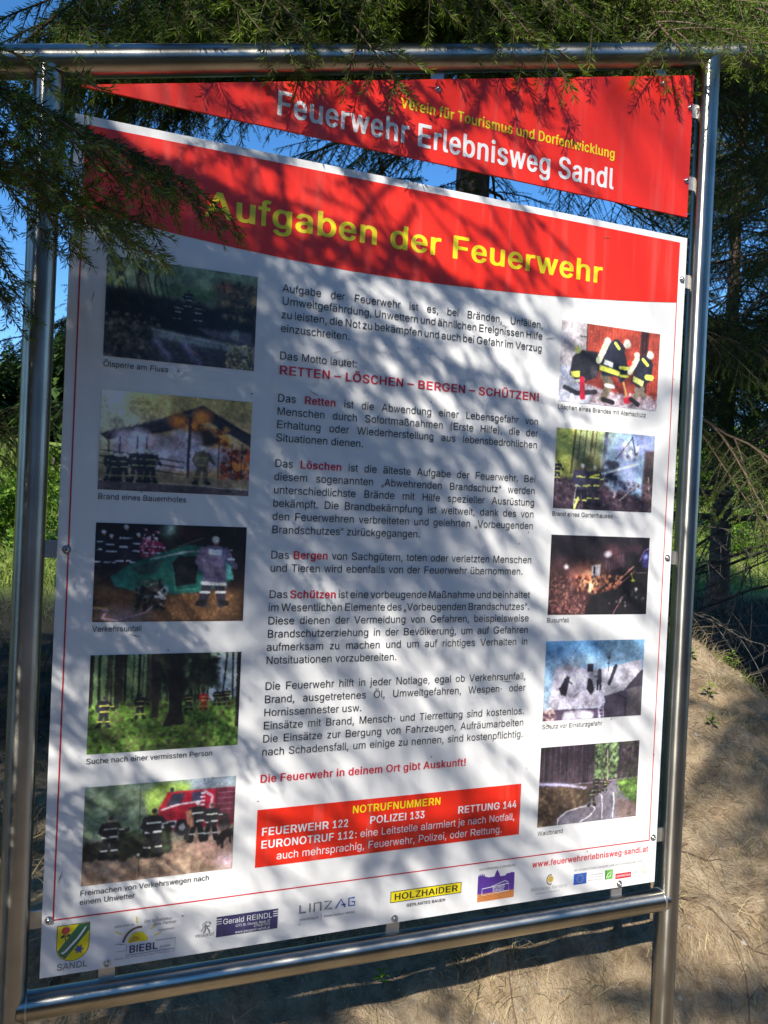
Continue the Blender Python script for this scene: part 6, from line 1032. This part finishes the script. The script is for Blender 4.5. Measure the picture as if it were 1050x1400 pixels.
# boughs drooping over the top rail from the tree behind
for i, (tx, ty, d, fz, ro) in enumerate(((30, 60, 1.25, 2.6, .1), (110, 40, 1.3, 2.5, .2), (230, 55, 1.35, 2.5, .2), (330, 62, 1.35, 2.6, -.3), (420, 30, 1.4, 2.5, .1), (250, 0, 1.2, 2.8, .1), (400, -20, 1.25, 2.9, .1), (100, -10, 1.2, 2.9, .1), (520, 0, 1.45, 2.7, .2), (600, 15, 1.5, 2.5, .1), (680, 0, 1.5, 2.7, 0), (560, -30, 1.3, 2.9, 0), (760, -10, 1.6, 2.7, -.2), (850, -30, 1.6, 2.8, .2))):
    tip = at(tx, ty, d); bough(tA, bA, tip, (A0.x, A0.y, fz + 1.7), 'over', i, ro)
for (tx, ty, d, k, ro) in ((935, 72, 1.5, 0, .5), (1050, 60, 1.55, 1, .2)):
    tip = at(tx, ty, d); bough(tA, bA, tip, (A0.x, A0.y, 4.1), 'over', k, ro)
# the tree on the sunny side whose boughs throw the dappled shade on the board
def sunward(u, v, s_): return Vector((u - .513 * s_, -.612 * s_, v + .602 * s_))
tI, bI = spruce(-2.55, -2.45, 7.0, 'spruce on the sunny side just behind the young one, its long boughs shading the board', 'auto', 4.6, 1.2, 26, 21, .10, azr=(2.2, 5.2))
for i, (u, v, s_, rise) in enumerate(((.72, 1.62, .9, .3), (.42, 1.48, .8, .25), (.58, 1.32, 1.1, .4), (.24, 1.26, 1.0, .3), (.80, 1.20, 1.8, .6), (.50, 1.02, 1.5, .5), (1.0, .92, 2.5, .8), (.66, .68, 2.1, .7), (1.02, .52, 2.7, .9), (.46, .40, 2.2, .6), (.92, .18, 2.8, .8), (.52, .06, 2.4, .6))):
    tip = sunward(u, v, s_); bough(tI, bI, tip, (-2.55, -2.45, tip.z + rise), 'screen', i, random.uniform(-.6, .6))
tJ, bJ = spruce(-2.3, -.05, 3.4, 'low bushy spruce added out of view left of the board to shade the ground', 'mid', .5, 1.25, 70, 23, .06)  # unseen tree, added to shade the ground beside the left post
# low boughs of the tree behind the photographer: soft shade on the bank
for i, (x, y, z, s_, zz) in enumerate(((1.45, .15, -.25, 4.6, 3.2), (1.95, .65, 0, 5.0, 3.6), (2.35, 1.1, .2, 5.2, 4.0), (1.7, 1.0, .05, 5.6, 4.4), (2.3, .3, -.2, 4.8, 3.4), (.9, .12, -.3, 4.4, 3.0), (2.9, .8, 0, 5.2, 3.7), (2.7, 1.35, .2, 5.6, 4.2), (1.75, .35, -.2, 4.2, 3.0), (2.1, .95, .1, 4.8, 3.8))):
    tip = Vector((x + .25 - .513 * s_, y - .612 * s_, z + .602 * s_)); bough(tG, bG, tip, (-.9, -4.4, zz + .6), 'long' if i % 2 else 'screen', i, random.uniform(-.6, .6))
for i, (u, v, s_) in enumerate(((.10, .86, .50), (.17, .60, .62), (.06, .30, .7))):
    bough(tE, bE, sunward(u, v, s_), (E0.x, E0.y, v + 1.0), 'near', i, random.uniform(-.5, .5))

# ------------------------------------------------------------------ far background
def conifer(parent, name, x, y, h, rad, seed, label=None):
    """small far spruce: ragged whorls of drooping fans"""
    r = np.random.default_rng(seed); z0 = float(gz(x, y)) - .2; V = []; F = []; T = []
    n = int(h * 5) + 16
    for i in range(n):
        f = i / n; zz = h * (.08 + .92 * f); rr_ = rad * (1 - f) ** .85 + .06
        for k in range(9):
            a = r.uniform(0, 6.283); L = rr_ * r.uniform(.6, 1.2); da = r.uniform(.14, .3); dz = -L * r.uniform(.15, .6)
            b0 = len(V); V += [(0, 0, zz), (L * .7 * math.cos(a - da), L * .7 * math.sin(a - da), zz + dz * .5), (L * math.cos(a), L * math.sin(a), zz + dz), (L * .7 * math.cos(a + da), L * .7 * math.sin(a + da), zz + dz * .45)]
            F.append((b0, b0 + 1, b0 + 2, b0 + 3)); T += [r.uniform(0, .8)] * 4
    return V, F, T, z0
r_ = random.Random(5)
for band, (y0, y1, n, hh, lbl) in enumerate([(95, 130, 150, 11, 'dark spruce wood along the top of the meadow'), (48, 62, 60, 6.5, 'nearer row of dark spruces on the left part of the hillside'), (-26, -17, 60, 11, 'spruce wood on the far side of the path behind the photographer')]):
    V, F, T = [], [], []
    for i in range(n):
        x = r_.uniform(*((-110, 190), (-34, 10), (-34, 30))[band]); y = r_.uniform(y0, y1); v, f, t_, z0 = conifer(None, '', x, y, r_.uniform(.7, 1.2) * hh, r_.uniform(2, 3.2), 900 + i)
        b0 = len(V); V += [(a + x, b_ + y, c + z0) for a, b_, c in v]; F += [tuple(q + b0 for q in g) for g in f]; T += t_
    tag(mesh_obj('forest', V, np.array(F), M['needle_far'], att={'tint': T}), lbl, kind='stuff')
# broad-leaved bushes and trees in the sun
def leafy(name, x, y, h, rad, seed, label, n=5200, ls=.055, cat='bush', group=None, trunk=True):
    r = np.random.default_rng(seed); z0 = float(gz(x, y)) - .05; o = thing(name, label, cat, (x, y, z0), group)
    if trunk:
        for k in range(4):
            a = r.uniform(0, 6.28); m = MB(); q = r.uniform(.15, .4) * rad; m.tube([(0, 0, 0), (q * .4 * math.cos(a), q * .4 * math.sin(a), h * .4), (q * math.cos(a), q * math.sin(a), h * .85)], [.05 * h / 3, .035 * h / 3, .012], 8); m.build('trunk', M['bark'], o, True)
    nc = 34; C = np.stack([r.normal(0, .42, nc) * rad, r.normal(0, .42, nc) * rad, h * r.uniform(.18, .95, nc)], 1); C[:, :2] *= (1.15 - .6 * (C[:, 2:3] / h)); cr = r.uniform(.16, .34, nc) * rad
    ci = r.integers(0, nc, n); P_ = C[ci] + unit(r.normal(0, 1, (n, 3))) * (cr[ci] * r.uniform(.5, 1.05, n) ** .5)[:, None] * np.array([1, 1, .8]); P_[:, 2] = np.maximum(P_[:, 2], .03)
    a = unit(r.normal(0, 1, (n, 3)) + [0, 0, .2]); b_ = unit(np.cross(a, r.normal(0, 1, (n, 3)))); s_ = ls * r.uniform(.6, 1.2, n)[:, None]
    V = np.stack([P_ - a * s_, P_ + b_ * s_ * .5, P_ + a * s_, P_ - b_ * s_ * .5], 1).reshape(-1, 3)
    mesh_obj('crown', V, np.arange(n * 4).reshape(-1, 4), M['leaf'], o, att={'tint': np.repeat(np.clip(r.normal(.5, .25, n), 0, 1), 4)}); return o
def ground_hit(px, py, y):
    d = np.array([(px - 525) / FPX, (py - 700) / FPX, 1.0]) @ CR; t_ = (y - CAM[1]) / d[1]; return CAM[0] + d[0] * t_
leafy('bush', ground_hit(8, 650, 14.5), 14.5, 1.35, 1.2, 41, 'bright green leafy bush in the sun at the left edge')
leafy('bush', ground_hit(72, 640, 19), 19, 1.5, 1.1, 42, 'sunlit bush seen between the left post and the board')
leafy('leafy_tree', ground_hit(975, 600, 21), 21, 3.9, 1.7, 43, 'bright green leafy tree on the meadow behind the right post', 9000, .09, 'tree')
leafy('leafy_tree', ground_hit(1062, 600, 26), 26, 4.2, 2.4, 44, 'leafy tree further right on the meadow edge, partly cut by the frame', 7000, .10, 'tree')
leafy('bush', ground_hit(1010, 640, 17), 17, 1.3, 1.5, 45, 'low green bush behind the wooden fence')

# wooden fence under the trees at the right
fx0, fx1, fy0, fy1 = 2.6, 9.6, 6.7, 5.1
fence = thing('wooden_fence', 'dark weathered fence with two horizontal rails under the trees at the right', 'fence', (fx0, fy0, float(gz(fx0, fy0))))
fb = Vector(fence.location)
def fpt(t_): x = fx0 + (fx1 - fx0) * t_; y = fy0 + (fy1 - fy0) * t_; return Vector((x, y, float(gz(x, y))))
for i in range(5):
    p = fpt(i / 4); m = MB(); m.tube([p - fb + Vector((0, 0, -.1)), Vector((p.x, p.y, 1.28)) - fb], [.055, .05], 10); auto_smooth(m.build('post', M['wood'], fence))
for zz in (1.08, .80):
    for i in range(4):
        a, c = fpt(i / 4), fpt((i + 1) / 4); m = MB()
        m.tube([Vector((a.x, a.y - .07, zz)) - fb, Vector(((a.x + c.x) / 2, (a.y + c.y) / 2 - .08, zz - .015)) - fb, Vector((c.x, c.y - .07, zz + r_.uniform(-.02, .02))) - fb], [.040, .036, .034], 10); auto_smooth(m.build('rail', M['wood'], fence))

# ------------------------------------------------------------------ grass, litter, stones, seedlings
def blades(name, pts, hgt, wid, mt, seed, label, spread=.5, tint=(0, 1)):
    r = np.random.default_rng(seed); n = len(pts); P0 = np.array(pts); h = hgt * r.uniform(.5, 1.25, n)
    d = np.stack([r.normal(0, spread, n), r.normal(0, spread, n), np.ones(n)], 1); d = unit(d); out = unit(d * [1, 1, 0] + 1e-4)
    wv = unit(np.cross(d, r.normal(0, 1, (n, 3)))) * wid / 2
    A = P0; B = P0 + d * (h * .55)[:, None]; C_ = P0 + d * (h * .85)[:, None] + out * (h * .35)[:, None] - np.array([0, 0, 1]) * (h * .12)[:, None]
    V = np.stack([A - wv, A + wv, B + wv * .8, B - wv * .8, C_], 1).reshape(-1, 3); i = np.arange(n) * 5
    F = [(a, a + 1, a + 2, a + 3) for a in i.tolist()] + [(a + 3, a + 2, a + 4) for a in i.tolist()]
    return tag(mesh_obj(name, V, F, M[mt], att={'tint': np.repeat(r.uniform(*tint, n), 5)}), label, kind='stuff')
def scatter(n, x0, x1, y0, y1, seed, fn=None, clump=0):
    r = np.random.default_rng(seed); x = r.uniform(x0, x1, n); y = r.uniform(y0, y1, n)
    if clump:
        c = r.integers(0, clump, n); cx, cy = r.uniform(x0, x1, clump), r.uniform(y0, y1, clump); x = cx[c] + r.normal(0, .028, n); y = cy[c] + r.normal(0, .028, n)
    if fn is not None: k = fn(x, y, r); x, y = x[k], y[k]
    return np.stack([x, y, gz(x, y) - .004], 1)
yrf = lambda x: np.interp(x, [-2, .1, 1.3, 2.6, 4], [.45, .42, 1.35, 1.6, 1.5])
blades('dry_grass', scatter(8000, -1, 3.6, .05, 2.2, 51, clump=150), .075, .0018, 'drygrass', 52, 'dry tufts of grass on the sunlit earth bank', .75)
blades('dry_grass', scatter(6000, .9, 3.3, .9, 2.0, 53, lambda x, y, r: abs(y - yrf(x)) < .16, clump=0), .15, .0022, 'drygrass', 54, 'long dry grass hanging along the top edge of the bank', .7)
blades('grass', scatter(900, 1.2, 3.0, .5, 1.8, 55, clump=24), .07, .003, 'grass', 56, 'small green tufts on the bank', .6)
blades('grass', scatter(14000, -5, 11, 2.6, 10.5, 57), .22, .006, 'shadegrass', 58, 'grass below the trees behind the board, shade put into its dark colour', .5, (0, .5))
blades('meadow_grass', np.concatenate([scatter(26000, -7, 1.5, 10, 34, 59), scatter(26000, 8, 26, 10, 36, 64)]), .34, .020, 'grass', 60, 'long sunlit meadow grass on the hillside', .5)
blades('grass', scatter(1600, -1.6, -.1, .3, 2.4, 61), .28, .004, 'drygrass', 62, 'pale grass blades beside the left post', .5, (0, .5))
# needle litter lying on the soil
r2 = np.random.default_rng(70); n = 24000; x = r2.uniform(-.8, 3.4, n); y = r2.uniform(-.35, 2.0, n); z = gz(x, y) + .0025; a = r2.uniform(0, 6.283, n); Ln = r2.uniform(.010, .040, n)
sx, sy = np.cos(a) * Ln / 2, np.sin(a) * Ln / 2; wx, wy = -np.sin(a) * .0010, np.cos(a) * .0010
z1 = gz(x - sx, y - sy) + .003; z2 = gz(x + sx, y + sy) + .003
V = np.stack([np.stack([x - sx - wx, y - sy - wy, z1], 1), np.stack([x - sx + wx, y - sy + wy, z1], 1), np.stack([x + sx + wx, y + sy + wy, z2 + .002], 1), np.stack([x + sx - wx, y + sy - wy, z2 + .002], 1)], 1).reshape(-1, 3)
tag(mesh_obj('needle_litter', V, np.arange(n * 4).reshape(-1, 4), M['drygrass'], att={'tint': np.repeat(r2.uniform(0, 1, n) ** 1.3, 4)}), 'fallen needles and straw strewn over the bank', kind='stuff')
# clods and little stones in the soil
V, F = [], []; r3 = np.random.default_rng(72)
for i in range(1500):
    x, y = r3.uniform(-.6, 3.0), r3.uniform(-.2, 1.9); s_ = r3.uniform(.002, .007) * (2.2 if r3.random() < .06 else 1); z = float(gz(x, y)); b0 = len(V)
    for (a_, b_, c_) in ((1, 0, 0), (0, 1, 0), (-1, 0, 0), (0, -1, 0), (0, 0, .8), (0, 0, -.5)): V.append((x + a_ * s_ * r3.uniform(.6, 1.2), y + b_ * s_ * r3.uniform(.6, 1.2), z + c_ * s_))
    F += [tuple(b0 + q for q in f) for f in ((0, 1, 4), (1, 2, 4), (2, 3, 4), (3, 0, 4), (1, 0, 5), (2, 1, 5), (3, 2, 5), (0, 3, 5))]
tag(mesh_obj('gravel', V, F, M['stone']), 'small clods and stones in the dry soil', kind='stuff')
# fallen dead twigs, told apart on the bank
def ground_at(px, py):
    d = np.array([(px - 525) / FPX, (py - 700) / FPX, 1.0]) @ CR
    for t_ in np.arange(1.2, 9, .01):
        q = CAM + d * t_
        if q[2] < gz(q[0], q[1]): return q
    return CAM + d * 3
for (px, py, a, L_, lbl) in ((985, 1255, -35, .34, 'thin dead twig lying on the bank right of the right post, halfway down'), (945, 1170, -20, .20, 'short forked twig near the right post in the upper part of the bank'), (1020, 1385, 60, .26, 'dead twig at the lower right corner of the bank'), (700, 1350, 70, .24, 'twig curving over the soil below the bottom rail, near the right post')):
    q = ground_at(px, py); m = MB(); pts = []
    for k in range(8):
        s_ = (k / 7 - .5) * L_; x = q[0] + s_ * math.cos(R(a)) + .010 * math.sin(k * .9 + a); y = q[1] + s_ * math.sin(R(a)) + .008 * math.cos(k * .8); pts.append((x, y, float(gz(x, y)) + .006))
    m.tube(pts, [.0022 - .0002 * k for k in range(8)], 7); 
    for k0, sg in ((2, 1), (4, -1), (5, 1)):
        c, s2 = math.cos(R(a + 38 * sg)), math.sin(R(a + 38 * sg)); l2 = L_ * .22
        m.tube([pts[k0], (pts[k0][0] + c * l2 * .5, pts[k0][1] + s2 * l2 * .5, pts[k0][2] + .010), (pts[k0][0] + c * l2 + .004, pts[k0][1] + s2 * l2, float(gz(pts[k0][0] + c * l2, pts[k0][1] + s2 * l2)) + .006)], [.0012, .0009, .0005], 6)
    o = m.build('twig', M['twig'], None, True); tag(o, lbl, 'twig', 'dead twigs on the bank')
for i, (px, py, s_, lbl) in enumerate(((968, 958, .075, 'uppermost small green seedling on the bank right of the right post'), (1000, 915, .085, 'taller green seedling near the crest of the bank'), (973, 1000, .06, 'small yellow-green seedling below the crest of the bank'), (522, 1352, .045, 'tiny green seedling in the soil under the middle of the bottom rail'), (945, 905, .06, 'green seedling close beside the right post'))):
    q = ground_at(px, py); z0 = float(gz(q[0], q[1])); o = thing('seedling', lbl, 'plant', (q[0], q[1], z0), 'seedlings on the bank'); r4 = random.Random(80 + i)
    m = MB(); m.tube([(0, 0, -.01), (.004, 0, s_ * .5), (.002, .004, s_)], [.0018, .0014, .0008], 6); m.build('stem', M['twig'], o)
    for k in range(9):
        a = k * 2.4; zz = s_ * (.25 + .08 * k); L_ = s_ * r4.uniform(.35, .6); wv = L_ * .24; c, s2 = math.cos(a), math.sin(a)
        V = [(0, 0, zz), (c * L_ * .5 - s2 * wv, s2 * L_ * .5 + c * wv, zz + L_ * .18), (c * L_, s2 * L_, zz + L_ * .02), (c * L_ * .5 + s2 * wv, s2 * L_ * .5 - c * wv, zz + L_ * .18), (c * L_ * .5, s2 * L_ * .5, zz + L_ * .13)]
        mesh_obj('leaf', V, [(0, 4, 1), (1, 4, 2), (2, 4, 3), (3, 4, 0)], M['leaf'], o, att={'tint': [r4.uniform(.4, 1)] * 5})
